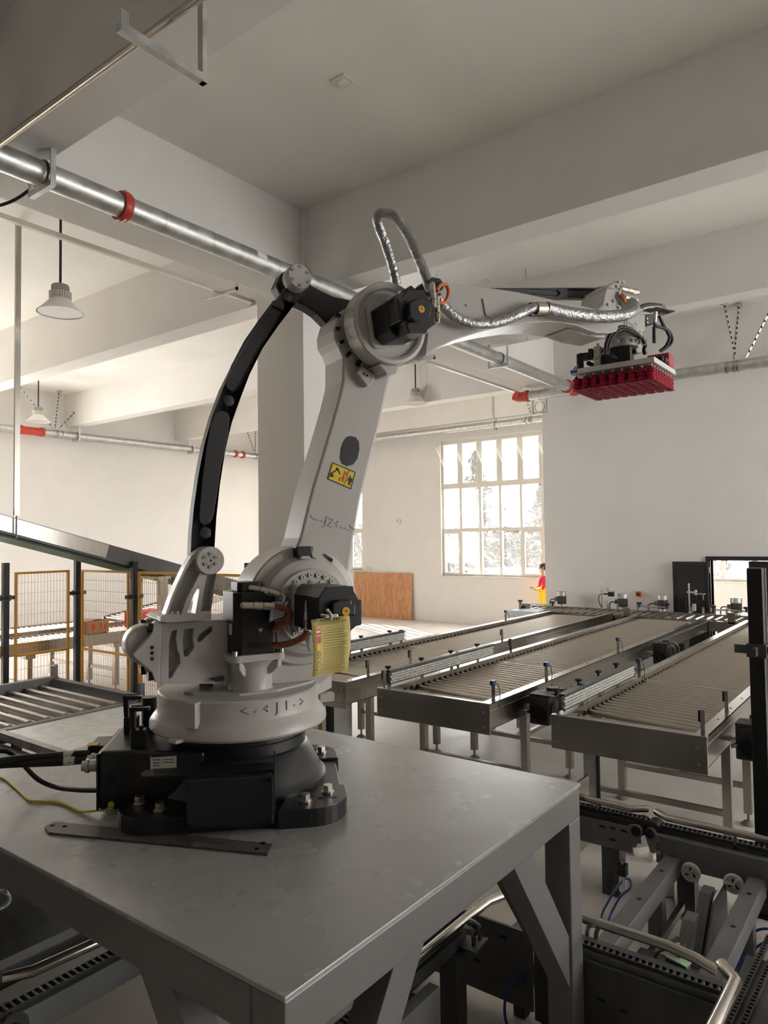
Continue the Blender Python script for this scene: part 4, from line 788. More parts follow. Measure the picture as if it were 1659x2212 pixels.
def roller_mesh(L, r=.025, m='roller'):
    k = (round(L, 3), r, m)
    if k not in _roller:
        b = MB(); b.cyl((0, -L / 2, 0), (0, L / 2, 0), r, 12); b.cyl((0, -L / 2 - .02, 0), (0, L / 2 + .02, 0), .006, 6); _roller[k] = b.mesh('roller', m, 40)
    return _roller[k]
def put_roller(parent, x, y, z, L, ang=0.0, r=.025):
    o = bpy.data.objects.new('roller', roller_mesh(L, r)); COL.objects.link(o); o.parent = parent; o.location = (x, y, z); o.rotation_euler[2] = ang; return o
def foot(b, x, y, z0=0.0): b.lathe([(.055, z0), (.055, z0 + .008), (.03, z0 + .03), (.012, z0 + .035), (.012, z0 + .10), (0, z0 + .10)], 14, Matrix.Translation((x, y, 0)))
def stand(parent, x, y0, y1, ztop, w=.06, brace_to=None, zc=(.28,)):
    for y in (y0, y1):
        lg = MB().box(x - w / 2, x + w / 2, y - w / 2, y + w / 2, .09, ztop).build('leg', 'brushed', parent)
        b = MB(); foot(b, x, y); b.build('levelling_foot', 'old_steel', lg, smooth=35)
    for z in zc: MB().box(x - .02, x + .02, y0 + w / 2, y1 - w / 2, z, z + .04).build('cross_bar', 'brushed', parent)
    MB().box(x - .025, x + .025, y0 + w / 2, y1 - w / 2, ztop - .06, ztop).build('cross_bar', 'brushed', parent)
    if brace_to is not None: MB().box(x + .02, brace_to, (y0 + y1) / 2 - .02, (y0 + y1) / 2 + .02, zc[0], zc[0] + .04).build('tie_bar', 'brushed', parent)
def sensor_post(parent, x, y, z, kind):
    if kind == 'reflector':
        p = MB().box(x - .003, x + .003, y - .013, y + .013, z, z + .15).box(x - .012, x + .02, y - .013, y + .013, z, z + .004).build('sensor_bracket', 'steel', parent)
        MB().box(x - .006, x + .006, y + .013, y + .026, z + .07, z + .145).build('reflector', 'motor_black', p)
    else:
        p = MB().box(x - .004, x + .004, y - .014, y + .014, z, z + .13).box(x - .012, x + .02, y - .014, y + .014, z, z + .004).build('sensor_bracket', 'brushed', parent)
        MB().box(x - .022, x + .022, y - .018, y + .018, z + .12, z + .155).build('photo_sensor', 'motor_black', p, bevel=.003)
        MB().box(x - .024, x + .01, y - .019, y + .0, z + .125, z + .15).build('sensor_lens', 'blue', p)
        MB().tube([(x + .02, y - .01, z + .13), (x + .05, y - .02, z + .11), (x + .055, y - .03, z + .04), (x + .02, y - .04, z - .02), (x + .01, y - .05, z - .06)], .0035, 6, sub=4).build('sensor_lead', 'rubber', p)
def bead_rail(parent, x0, x1, y, z, cuts=1):
    """aluminium side guide whose face (towards -y) carries rows of white wheels"""
    b = MB(); b.box(x0, x1, y, y + .03, z, z + .105); b.box(x0, x1, y - .02, y + .03, z + .098, z + .112); b.box(x0, x1, y - .02, y, z - .008, z)
    g = b.build('side_guide', 'dark_frame', parent)
    w = MB(); n = int((x1 - x0 - .02) / .027)
    for j in range(4):
        for i in range(n):
            xx = x0 + .018 + i * .027 + (.0135 if j % 2 else 0)
            w.cyl((xx, y - .016, z + .010 + j * .0225), (xx, y - .002, z + .010 + j * .0225), .0105, 8)
    o = w.build('guide_wheels', 'bead', g); o['kind'] = 'stuff'; o['label'] = 'rows of small white guide wheels'
    k = 3 if x1 - x0 > 1.2 else 2
    for i in range(4):
        xx = x0 + .12 + (x1 - x0 - .3) * i / 3
        MB().cyl((xx, y + .03, z + .06), (xx, y + .16, z + .06), .007, 8).build('guide_rod', 'steel', g)
        MB().box(xx - .02, xx + .02, y + .085, y + .10, z - .13, z + .07).build('guide_post', 'brushed', g)
        knob(g, xx, y + .10, z + .07)
def roller_conveyor(label, x0, x1, y0, y1, skew, guide, motors, posts, stands, cut_y=None):
    t = thing('roller_conveyor', label, 'conveyor', (0, 0, 0), group='stainless roller conveyors in the hall')
    z = CZ0; RW = .085
    for y, s in ((y0, 1), (y1, -1)):
        b = MB(); ya, yb = (y, y + .006) if s > 0 else (y - .006, y)
        b.box(x0, x1, ya, yb, z - .20, z); i0, i1 = (y, y + RW) if s > 0 else (y - RW, y)
        b.box(x0, x1, i0, i1, z - .004, z); b.box(x0, x1, *((y, y + .05) if s > 0 else (y - .05, y)), z - .20, z - .195)
        rl = b.build('side_rail', 'brushed', t)
        MB().box(x0, x1, *((y - .004, y) if s > 0 else (y, y + .004)), z - .06, z - .055).build('rail_crease', 'steel', rl)
        n = int((x1 - x0) / .4)
        for i in range(n):
            xx = x0 + .12 + i * .4; yy = y + s * .045; MB().cyl((xx, yy, z), (xx, yy, z + .002), .007, 8).build('screw', 'pocket_dark', rl)
    n = int((x1 - x0 - .10) / .095); xs = [x0 + .10 + i * .095 for i in range(n)]
    # scalloped guard over the roller ends, both rails
    for y in (y0 + RW, y1 - RW):
        P = [(x0, z - .004), (x1, z - .004), (x1, z - .075)]
        for xx in reversed(xs):
            P += [(xx + .038, z - .075), (xx + .033, z - .056), (xx + .018, z - .042), (xx, z - .038), (xx - .018, z - .042), (xx - .033, z - .056), (xx - .038, z - .075)]
        P += [(x0, z - .075)]
        MB().plate(P, y - .002, y + .002, 'y').build('scalloped_guard', 'steel', t)
        MB().box(x0, x1, *((y - .03, y - .028) if y < (y0 + y1) / 2 else (y + .028, y + .03)), z - .10, z - .006).build('roller_end_cover', 'pocket_dark', t)
    L = y1 - y0 - 2 * RW + .04; ym = (y0 + y1) / 2
    for xx in xs:
        sk = skew[2] if skew[0] < xx < skew[1] else 0.0
        put_roller(t, xx + .075 * (sk != 0), ym, z - .078, L * .985, -sk)
    fp = MB(); fp.box(x0 - .012, x0, y0 - .004, y1 + .004, z - .24, z + .002); fp.box(x0 - .012, x0 + .03, y0 - .004, y1 + .004, z - .002, z + .004)
    fo = fp.build('end_plate', 'brushed', t, bevel=.004)
    for y in (y0 + .05, y1 - .05):
        for zz in (z - .07, z - .18): MB().cyl((x0 - .018, y, zz), (x0 - .011, y, zz), .011, 10).build('bolt', 'old_steel', fo)
    MB().box(x1 - .01, x1, y0, y1, z - .2, z - .07).build('end_plate', 'brushed', t)
    for m_ in motors: gear_unit(t, m_, y0, z - .12)
    if guide: bead_rail(t, guide[0], guide[1], y1 - .055, z + .03)
    for p in posts: sensor_post(t, p[0], p[1], z, p[2])
    for sx, tie in stands: stand(t, sx, y0 + .03, y1 - .03, z - .2, .06, tie)
    return t
SK = math.radians(8)
X0, X1 = 4.93, 11.90
roller_conveyor('leftmost of the three roller conveyors, its front end tucked behind the robot base', X0 + .05, X1, 4.235, 5.34, (5.55, 7.3, SK), (5.35, 7.35), [], [(5.35, 4.28, 'reflector'), (6.05, 4.28, 'reflector'), (8.05, 4.28, 'reflector'), (7.3, 5.30, 'sensor'), (10.1, 5.30, 'sensor')], [(5.35, None), (6.5, 7.7), (7.7, None), (9.6, 10.8), (10.8, None)])
roller_conveyor('roller conveyor in the middle of the three, with a gear motor near its front end', X0 + .03, X1, 2.755, 3.86, (5.30, 6.9, SK), (5.05, 6.95), [5.62, 9.0], [(5.10, 2.80, 'sensor'), (6.10, 2.80, 'sensor'), (8.0, 2.80, 'sensor'), (5.0, 3.82, 'reflector'), (7.35, 3.80, 'reflector'), (6.25, 3.83, 'reflector')], [(5.62, None), (6.55, 7.6), (7.6, None), (9.6, 10.8), (10.8, None)])
roller_conveyor('roller conveyor nearest the black fence post on the right of the three', X0, X1, 1.165, 2.225, (5.27, 6.8, SK), (4.99, 6.60), [5.55], [(5.02, 1.21, 'reflector'), (5.72, 1.21, 'reflector'), (6.75, 2.17, 'sensor'), (5.4, 2.19, 'sensor')], [(5.60, None), (6.3, 7.5), (7.5, None), (9.6, 10.8), (10.8, None)])

# cross conveyor at the far end
t = thing('cross_conveyor', 'cross roller conveyor running along the far end of the three lines', 'conveyor')
CX0, CX1, CY0, CY1 = 11.93, 12.62, -1.5, 6.1
for x in (CX0, CX1 - .05): MB().box(x, x + .05, CY0, CY1, .80, 1.0 if x > 12.2 else .955).build('side_rail', 'brushed', t)
n = 52
for i in range(n):
    y = CY0 + .08 + i * .146; b = bpy.data.objects.new('roller', roller_mesh(.60, .03)); COL.objects.link(b); b.parent = t; b.location = (12.275, y, .95); b.rotation_euler[2] = PI / 2
for y in (4.05, 3.88, 4.40, 4.58, 2.62, 2.80, 2.98, 3.16): MB().box(12.60, 12.62, y - .015, y + .015, 1.0, 1.10).build('guard_stub', 'old_steel', t)
for y in (4.02, 2.42): MB().box(11.93, 11.95, y - .05, y + .05, .93, 1.10).build('stop_plate', 'brushed', t)
for y in (5.6, 4.7, 3.5, 2.6, 1.2, -.6):
    for x in (12.0, 12.55): MB().box(x - .03, x + .03, y - .03, y + .03, .0, .80).build('leg', 'brushed', t)
    MB().box(12.03, 12.52, y - .02, y + .02, .25, .29).build('cross_bar', 'brushed', t)
MB().plate([(11.6, .985), (11.95, 1.0), (11.95, .93), (11.3, .90)], 5.45, 6.0, 'y').build('transition_plate', 'frame_grey', t)
gx = MB().box(12.0, 12.14, 5.86, 6.02, .93, 1.06).build('bearing_block', 'old_steel', t)
MB().lathe([(.045, 0), (.045, .01), (.02, .012), (0, .012)], 18, Matrix.Translation((12.0, 5.93, 1.0)) @ Matrix.Rotation(-PI / 2, 4, 'Y')).build('bearing', 'motor_black', gx, smooth=35)
for ya, yb, xx in ((6.05, 5.35, 12.05), (4.05, 3.52, 12.60), (2.85, 2.30, 12.60)):
    r_ = MB().cyl((xx, ya, 1.07), (xx, yb, 1.07), .013, 10).build('guide_rod', 'steel', t)
    for y in (ya - .03, yb + .03): knob(t, xx, y, 1.05, s=1.6)
for i, y in enumerate((5.50, 4.35, 3.66, 2.50)):
    mo = thing('upright_motor', ('upright grey finned motor at the left end of the cross conveyor', 'upright grey finned motor beside the first pole sensor', 'upright grey finned motor left of the black door leaf', 'upright grey finned motor in front of the open doorway')[i], 'motor', (12.735, y, 1.0), group='upright motors on the cross conveyor')
    MB().lathe([(.05, -.05), (.05, .02), (.075, .022), (.075, .03)], 20).build('flange', 'alu', mo, smooth=35)
    b = MB(); b.cyl((0, 0, .03), (0, 0, .19), .07, 20)
    for k in range(22): b.box(.068, .085, -.003, .003, .035, .185, Matrix.Rotation(2 * PI * k / 22, 4, 'Z'))
    b.build('finned_body', 'motor_grey', mo)
    MB().lathe([(.09, .185), (.09, .245), (.085, .262), (.07, .272), (0, .275)], 24).build('fan_cover', 'plate_silver', mo, smooth=35)
    MB().box(-.035, .035, .075, .135, .08, .16).build('terminal_box', 'motor_grey', mo, bevel=.006)
    MB().tube([(0, .135, .11), (0, .20, .11), (0, .235, .08), (0, .24, .0), (0, .24, -.08)], .010, 8, sub=4).build('cable', 'rubber', mo)
for i, y in enumerate((4.68, 3.19)):
    po = thing('pole_sensor', ('steel pole with a clamped sensor in front of the plain wall', 'steel pole with a clamped sensor in front of the black door leaf')[i], 'sensor pole', (12.60, y, 1.0), group='pole sensors on the cross conveyor')
    MB().cyl((0, 0, 0), (0, 0, .49), .013, 12).build('pole', 'steel', po, smooth=35)
    MB().box(-.03, .03, -.12, .03, .33, .355).box(-.02, .02, -.12, -.09, .30, .38).build('clamp', 'alu', po)
    MB().box(-.03, .03, -.25, -.09, .315, .325).build('shelf', 'plate_silver', po)
    MB().box(-.03, .03, -.22, -.12, .22, .30).build('sensor', 'motor_black', po, bevel=.006)
    MB().cyl((0, -.12, .26), (0, -.04, .26), .014, 8).build('plug', 'rubber', po)
    MB().tube([(0, -.04, .26), (0, .04, .24), (0, .06, .15), (0, .03, .05), (0, .0, .0)], .008, 8, sub=4).build('cable', 'rubber', po)
    MB().box(-.025, .025, -.10, -.05, .03, .15).build('switch_box', 'plate_silver', po, bevel=.003)

# ---------------------------------------------------------------- left side: pallet roller table, galvanised deck
t = thing('pallet_roller_table', 'dark framed heavy roller table at the left behind the platform', 'conveyor')
MB().box(1.2, 4.06, 7.54, 7.62, .70, .86).build('side_rail', 'frame_grey', t, bevel=.004)
MB().box(3.99, 4.07, 6.02, 7.54, .74, .84).build('end_rail', 'frame_grey', t, bevel=.004)
MB().box(1.2, 4.0, 6.00, 6.08, .68, .79).build('side_rail', 'frame_grey', t, bevel=.004)
MB().box(4.0, 4.06, 7.56, 7.60, .84, .98).build('corner_post', 'frame_grey', t); MB().box(4.03, 4.08, 6.00, 6.05, .79, .95).build('corner_post', 'frame_grey', t)
MB().box(3.98, 4.0, 7.50, 7.57, .98, .985).build('reflector_mount', 'bolt', t)
for i in range(16):
    o = bpy.data.objects.new('roller', roller_mesh(1.38, .034, 'old_roller')); COL.objects.link(o); o.parent = t; o.location = (3.86 - i * .165, 6.81, .765)
for x in (1.4, 2.7, 3.9):
    for y in (6.06, 7.58): MB().box(x - .04, x + .04, y - .04, y + .04, 0, .70).build('leg', 'frame_grey', t)
for i in range(14): MB().cyl((3.90 - i * .165, 5.995, .735), (3.90 - i * .165, 6.0, .735), .014, 10).build('axle_end', 'motor_black', t)
t = thing('galvanised_deck', 'galvanised sheet deck beside the heavy roller table', 'deck')
MB().box(2.76, 4.05, 3.95, 5.97, .775, .785).build('sheet', 'galv', t)
MB().box(2.70, 2.76, 3.95, 5.97, .74, .80).build('edge_bar', 'old_steel', t)
MB().box(4.05, 4.11, 3.95, 5.97, .70, .80).build('edge_bar', 'dark_frame', t)
for x in (2.8, 4.0):
    for y in (4.05, 5.85): MB().box(x - .03, x + .03, y - .03, y + .03, 0, .775).build('leg', 'frame_grey', t)
MB().box(-.4, 2.70, 3.95, 5.95, .02, .72).build('shade_housing', 'dark_frame', t)  # dark cover, lengthened out of view to shade the lower-left floor
t = thing('guide_tube', 'steel guide tube on brackets beyond the galvanised deck', 'guide rail')
MB().cyl((4.28, 6.0, .93), (4.28, 4.6, .93), .024, 14).build('tube', 'steel', t, smooth=35)
for y in (5.8, 4.8): MB().box(4.24, 4.32, y - .05, y + .05, .84, .85).box(4.27, 4.29, y - .015, y + .015, 0, .91).build('bracket', 'old_steel', t)

# left background conveyors
def simple_conveyor(label, x0, x1, y0, y1, z0, z1, rh, pitch, legs, cat='conveyor'):
    t = thing('roller_conveyor', label, cat, group='stainless roller conveyors in the hall')
    L = math.hypot(x1 - x0, z1 - z0); a = math.atan2(z1 - z0, x1 - x0); M = Matrix.Translation((x0, 0, z0)) @ Matrix.Rotation(-a, 4, 'Y')
    for y in (y0, y1): MB().box(0, L, y - .02, y + .02, -rh, 0, M).build('side_rail', 'brushed', t)
    r = roller_mesh(y1 - y0 - .04, .025)
    for i in range(int(L / pitch)):
        o = bpy.data.objects.new('roller', r); COL.objects.link(o); o.parent = t; o.location = M @ Vector((.05 + i * pitch, (y0 + y1) / 2, -.035))
    for x in legs:
        zt = z0 + (z1 - z0) * (x - x0) / (x1 - x0) - rh
        stand(t, x, y0, y1, zt, .07, None, (.30,))
        for y in (y0, y1): MB().box(x - .07, x + .07, y - .05, y + .05, zt - .06, zt).build('leg_bracket', 'brushed', t)
    return t
simple_conveyor('low roller conveyor carrying the brown carton behind the yellow fence', 2.2, 10.5, 10.1, 10.85, .91, .91, .17, .09, [3.2, 5.0, 6.35, 8.2, 10.0])
simple_conveyor('second low roller conveyor directly behind the one with the cartons', 2.2, 7.2, 11.15, 11.95, .93, .93, .14, .09, [3.5, 6.3])
simple_conveyor('sloping roller conveyor rising to the right behind the cartons', 7.25, 11.6, 11.15, 11.95, .96, 1.62, .16, .10, [8.4, 10.6])
tc = thing('carton', 'open brown carton with red print on the low conveyor', 'carton', (6.12, 10.40, .902), math.radians(6))
MB().box(-.20, .20, -.15, .15, 0, .19).build('body', 'carton', tc)
MB().plate([(-.205, .19), (0, .215), (.205, .19), (0, .21)], -.152, .152, 'y').build('flap', 'carton', tc)
for x in (-.1, .03, .12): MB().box(x, x + .05, -.1515, -.15, .05, .15).build('print', 'red_print', tc)
tc = thing('carton', 'red carton standing behind the grey robot bracket', 'carton', (7.15, 10.45, .902), math.radians(8))
MB().box(-.30, .30, -.2, .2, 0, .25).build('body', 'red_print', tc); MB().box(-.05, .12, -.2015, -.2, .08, .2).build('print', 'white_plastic', tc)
t = thing('belt_conveyor', 'long sloping belt conveyor descending behind the fence', 'conveyor')
bx0, bz0, bx1, bz1 = 2.0, 2.96, 8.3, 1.25
L = math.hypot(bx1 - bx0, bz1 - bz0); a = math.atan2(bz1 - bz0, bx1 - bx0); M = Matrix.Translation((bx0, 0, bz0)) @ Matrix.Rotation(-a, 4, 'Y')
MB().box(0, L, 8.32, 8.35, -.045, .16, M).build('side_panel', 'frame_grey', t); MB().box(0, L, 8.92, 8.95, -.045, .16, M).build('side_panel', 'frame_grey', t)
MB().box(0, L * .49, 8.305, 8.32, -.02, .15, M).build('steel_cover', 'brushed', t)
MB().box(0, L, 8.35, 8.92, -.04, .03, M).build('belt', 'belt_green', t); MB().box(0, L * .75, 8.37, 8.90, -.075, -.045, M).build('return_belt', 'belt_green', t)
for x in (5.95, 7.9):
    zt = bz0 + (bz1 - bz0) * (x - bx0) / (bx1 - bx0) - .08
    for y in (8.34, 8.93): MB().box(x - .06, x + .06, y - .04, y + .04, 0, zt).build('leg', 'brushed', t)
    MB().box(x - .1, x + .1, 8.29, 8.98, zt - .02, zt + .02).build('leg_bracket', 'brushed', t)
t = thing('hanger_bar', 'steel hanger bar reaching from the ceiling down to the belt conveyor', 'hanger')
MB().box(3.91, 3.97, 8.25, 8.28, 2.62, CZ).build('bar', 'brushed', t); MB().cyl((3.94, 8.265, 2.36), (3.94, 8.265, 2.64), .010, 8).build('threaded_rod', 'steel', t)
t = thing('channel_post', 'grey galvanised channel post under the front of the right conveyor', 'post')
MB().box(5.26, 5.34, 2.03, 2.13, 0, .78).build('channel', 'galv', t, bevel=.004); MB().box(5.255, 5.262, 2.00, 2.03, 0, .78).build('lip', 'dark_frame', t)
# distant machine bits seen through the fence

# ---------------------------------------------------------------- yellow mesh fence with black posts
FX, FH = 5.45, 2.03
def post(x, y, label, h=2.05, w=.075):
    p = thing('fence_post', label, 'fence post', (x, y, 0), group='black fence posts')
    MB().box(-w / 2, w / 2, -w / 2, w / 2, .008, h).build('tube', 'motor_black', p, bevel=.004); MB().box(-.07, .07, -.07, .07, 0, .008).build('foot_plate', 'motor_black', p)
    zc = min(1.55, h - .12)
    MB().box(-w / 2 - .012, w / 2 + .012, -w / 2 - .012, w / 2 + .012, zc, zc + .08).build('clamp', 'dark_frame', p)
    MB().box(-.012, .012, -.13, .13, zc + .015, zc + .065).box(-.13, .13, -.012, .012, zc + .015, zc + .065).build('clamp_lug', 'dark_frame', p)
    return p
def mesh_panel(p, q, label, z0=.20, z1=1.92, zm=.80):
    p = Vector((*p, 0)); q = Vector((*q, 0)); L = (q - p).length; an = math.atan2(q.y - p.y, q.x - p.x)
    t = thing('mesh_panel', label, 'fence panel', p, an, group='yellow mesh fence panels')
    b = MB(); f = .03
    for x0, x1, za, zb in ((0, f, z0, z1), (L - f, L, z0, z1), (f, L - f, z0, z0 + f), (f, L - f, z1 - f, z1), (f, L - f, zm, zm + f)): b.box(x0, x1, -.015, .015, za, zb)
    b.build('frame', 'yellow_paint', t)
    w = MB(); n = int(L / .042)
    for i in range(1, n): w.box(L * i / n - .0016, L * i / n + .0016, -.0016, .0016, z0, z1)
    k = 12
    for i in range(1, k): w.box(0, L, .0016, .0050, z0 + (z1 - z0) * i / k - .0018, z0 + (z1 - z0) * i / k + .0018)
    o = w.build('wire_mesh', 'yellow_paint', t); o['kind'] = 'stuff'
PY2, PY3, PY4, PY5 = 9.634, 8.247, 6.05, 4.86
post(FX, PY2, 'black fence post at the fence corner, second from the left edge'); post(FX, PY3, 'black fence post left of the rear hinge of the robot')
post(FX, PY4, 'black fence post hidden behind the robot shoulder'); post(FX, PY5, 'short black fence post at the fence end under the left conveyor', .76, .06)
mesh_panel((FX, PY2 - .12), (FX, PY3 + .12), 'yellow mesh panel between the corner post and the next post')
mesh_panel((FX, PY3 - .10), (FX, PY4 + .10), 'wide yellow mesh panel behind the robot')
mesh_panel((FX, PY4 - .10), (FX, PY5 + .12), 'low yellow mesh panel at the fence end beside the column', .10, .74, .60)
PX1 = 4.457
post(PX1, PY2, 'black fence post nearest the left edge')
mesh_panel((PX1 + .12, PY2), (FX - .12, PY2), 'yellow mesh panel between the two leftmost posts')
mesh_panel((3.2, PY2), (PX1 - .12, PY2), 'yellow mesh panel cut by the left edge')
bp = post(4.88, .845, 'tall black fence post in front of the right-hand conveyor', 2.09, .085)
MB().box(.043, .049, -.05, .05, 1.3, 2.09).build('white_strip', 'white_plastic', bp)
# ---------------------------------------------------------------- pipes, rails and lamps under the ceiling
def coupling(parent, c, ax, r, w=.07):
    d = Vector(ax); c = Vector(c); M = Matrix.Translation(c) @ d.to_track_quat('Z', 'Y').to_matrix().to_4x4()
    b = MB(); b.lathe([(r + .002, -w / 2), (r + .022, -w / 2), (r + .028, -w * .2), (r + .028, w * .2), (r + .022, w / 2), (r + .002, w / 2)], 28, M)
    for s in (1, -1): b.box(s * (r + .01) - .012, s * (r + .01) + .012, -.035, .035, -.025, .025, M @ Matrix.Rotation(PI / 2, 4, 'Z'));
    o = b.build('coupling', 'red_paint', parent, smooth=35)
    for s in (1, -1): MB().cyl(M @ Vector((-.045, s * (r + .022), 0)), M @ Vector((.045, s * (r + .022), 0)), .010, 8).build('bolt', 'bolt', o)
    return o
def u_hanger(label, x, y, z, half, top, along='y', name='pipe_hanger'):
    """U-shaped angle-iron hanger holding a pipe at (x, y, z)"""
    t = thing(name, label, 'pipe hanger', (x, y, z), group='angle-iron pipe hangers')
    for s in (1, -1):
        q = (-.02, .02, s * half - .006, s * half + .006, -.13, top - z) if along == 'y' else (s * half - .006, s * half + .006, -.02, .02, -.13, top - z)
        MB().box(*q).build('leg', 'galv', t)
    q = (-.02, .02, -half, half, -.135, -.128) if along == 'y' else (-half, half, -.02, .02, -.135, -.128)
    MB().box(*q).box(*((-.02, -.014, -half, half, -.128, -.09) if along == 'y' else (-half, half, -.02, -.014, -.128, -.09))).build('cross_angle', 'galv', t)
    MB().lathe([(.101, -.006), (.101, .006), (.096, .006), (.096, -.006)], 24, ring=True, M=Matrix.Rotation(PI / 2, 4, 'Y') if along == 'y' else Matrix.Rotation(PI / 2, 4, 'X')).build('pipe_strap', 'rubber', t)
p = thing('ceiling_pipe', 'large galvanised pipe crossing above the robot under the concrete beam', 'pipe')
PYm, PZm = 5.0, 4.965
MB().cyl((-5.5, PYm, PZm), (12.18, PYm, PZm), .092, 36).build('tube', 'galv', p, smooth=35)
coupling(p, (3.20, PYm, PZm), (1, 0, 0), .092); coupling(p, (12.02, PYm, PZm), (1, 0, 0), .092, .09);
for x in (3.55, 4.05, 4.85): MB().lathe([(.09, -.004), (.0935, 0), (.09, .004)], 32, ring=True, M= Matrix.Translation((x, PYm, PZm)) @ Matrix.Rotation(PI / 2, 4, 'Y')).build('weld_ring', 'old_steel', p)
_pp = MB().lathe([(.0933, -.06), (.0933, .06)], 10, Matrix.Translation((4.62, PYm, PZm)) @ Matrix.Rotation(PI / 2, 4, 'Y'), a0=PI * 1.05, a1=PI * 1.5); _pp.build('paint_splash', 'wall', p, smooth=40)
u_hanger('angle-iron hanger on the large pipe at the upper left', 2.55, PYm, PZm, .155, 5.1); u_hanger('angle-iron hanger on the large pipe below the upper arm', 9.45, PYm, PZm, .155, 5.2)
p = thing('ceiling_pipe', 'galvanised pipe along the partition wall with a red end elbow', 'pipe')
MB().cyl((12.28, 6.0, 4.95), (12.28, -8.9, 4.95), .085, 32).build('tube', 'galv', p, smooth=35)
el = MB().tube([(12.28, 5.95, 4.95), (12.28, 6.04, 4.95), (12.27, 6.09, 4.96), (12.22, 6.12, 4.98)], .094, 18, sub=4).build('elbow', 'red_paint', p, smooth=40)
coupling(p, (12.28, 5.90, 4.95), (0, 1, 0), .085); coupling(p, (12.28, 4.98, 4.95), (0, 1, 0), .085, .12); coupling(p, (12.28, 4.72, 4.95), (0, 1, 0), .085, .06)
def sway_brace(label, x, y, z, top, spread, along):
    t = thing('sway_brace', label, 'pipe brace', (x, y, z), group='seismic pipe braces')
    for dy in (0, .05, .16):
        r = MB().lathe([(.095, -.015), (.095, .015), (.089, .015), (.089, -.015)], 22, ring=True, M=Matrix.Translation((0, dy, 0) if along == 'y' else (dy, 0, 0)) @ (Matrix.Rotation(PI / 2, 4, 'X') if along == 'y' else Matrix.Rotation(PI / 2, 4, 'Y'))); r.build('pipe_clamp', 'steel', t)
    for e, q in spread:
        MB().tube([(q[0], q[1], .12), (e[0], e[1], top - z)], .018, 4).build('slotted_strut', 'galv', t)
        MB().cbox((e[0], e[1], top - z - .03), (.09, .09, .03)).build('ceiling_shoe', 'galv', t)
        n = int((top - z) / .09)
        for k in range(1, n):
            f_ = k / n; c_ = Vector((q[0] + (e[0] - q[0]) * f_, q[1] + (e[1] - q[1]) * f_, .12 + (top - z - .12) * f_)); MB().cbox(c_ + Vector((-.014, -.010, 0)), (.016, .016, .04)).build('slot', 'pocket_dark', t)
sway_brace('slotted seismic brace on the partition pipe at the right edge', 12.28, 2.28, 4.95, CZ, [((0, .18), (0, .03)), ((.25, .0), (0, .06)), ((0, -.62), (0, -.12))], 'y')
u_hanger('angle-iron hanger under the red pipe elbow', 12.6, 5.8, 4.78, .14, 5.2, 'y')
p = thing('ceiling_pipe', 'galvanised pipe running along the far window wall', 'pipe')
MB().cyl((16.28, -8.9, 5.20), (16.28, 16.6, 5.20), .075, 24).build('tube', 'galv', p, smooth=35)
u_hanger('long angle-iron hanger on the window-wall pipe', 16.28, 8.75, 5.20, .10, 5.98, 'x'); sway_brace('seismic brace clamp on the window-wall pipe by the partition', 16.28, 7.72, 5.2, CZ, [((-.5, 0), (-.03, 0))], 'y')
p = thing('ceiling_pipe', 'galvanised pipe along the left wall with red couplings', 'pipe')
MB().cyl((-5.8, 16.85, 4.97), (16.2, 16.85, 4.97), .085, 28).build('tube', 'galv', p, smooth=35)
for x in (8.12, 8.62, 14.65, 14.95): coupling(p, (x, 16.85, 4.97), (1, 0, 0), .085, .09)
MB().cyl((8.15, 16.85, 4.97), (8.6, 16.85, 4.97), .094, 24).build('red_sleeve', 'red_paint', p, smooth=35)
u_hanger('angle-iron hanger on the left wall pipe beside the braces', 9.5, 16.85, 4.97, .14, 5.2); u_hanger('angle-iron hanger on the left wall pipe behind the rear rod', 13.0, 16.85, 4.97, .14, 5.2)
sway_brace('slotted seismic brace on the left wall pipe beside the small lamp', 8.95, 16.85, 4.97, CZ, [((-.95, -.1), (-.05, 0)), ((.05, -.1), (0, 0)), ((.75, -.35), (.1, 0))], 'x')
sway_brace('slotted seismic brace on the left wall pipe near the far corner', 15.45, 16.85, 4.97, CZ, [((-.45, 0), (0, 0)), ((.03, 0), (.03, 0))], 'x')

t = thing('cable_rail', 'slim steel cable rail hung below the large pipe beam', 'cable rail')
MB().box(-5.5, 16.2, 6.28, 6.325, 5.12, 5.165).build('rail', 'steel', t)
for x in (5.25, 9.25, 15.2):
    b = MB(); b.box(x, x + .025, 6.0, 6.55, 5.085, 5.118); b.box(x, x + .025, 6.0, 6.02, 5.085, 5.22); b.build('bracket', 'galv', t)
t = thing('cable_rail', 'steel cable rail running under the near ceiling beam at the upper left', 'cable rail')
MB().cyl((2.02, -3.0, 4.77), (2.02, 12.0, 4.77), .020, 12).build('rail', 'steel', t, smooth=35)
b = MB(); b.box(2.262, 2.29, 2.83, 2.87, 4.62, 5.35); b.build('bracket_upright', 'galv', t)
MB().box(1.80, 2.29, 2.825, 2.865, 4.62, 4.66).box(1.80, 1.84, 2.825, 2.83, 4.66, 4.72).build('bracket_arm', 'galv', t)
tag(MB().tube([(2.1, 6.3, 4.98), (2.3, 5.8, 4.86), (2.5, 5.5, 4.87), (2.62, 5.3, 4.98), (2.66, 5.2, 5.10)], .012, 8, sub=5).build('loose_cable', 'rubber'), 'dark cable drooping beside the large pipe at the upper left', 'cable')
tag(MB().cyl((9.0, 4.31, 5.02), (9.0, 4.31, CZ), .011, 8).build('hanging_rod', 'galv'), 'thin threaded rod hanging from the ceiling above the upper arm', 'rod')
t = thing('ceiling_plate', 'small square white plate on the ceiling', 'ceiling fitting', (4.326, 3.649, CZ - .012))
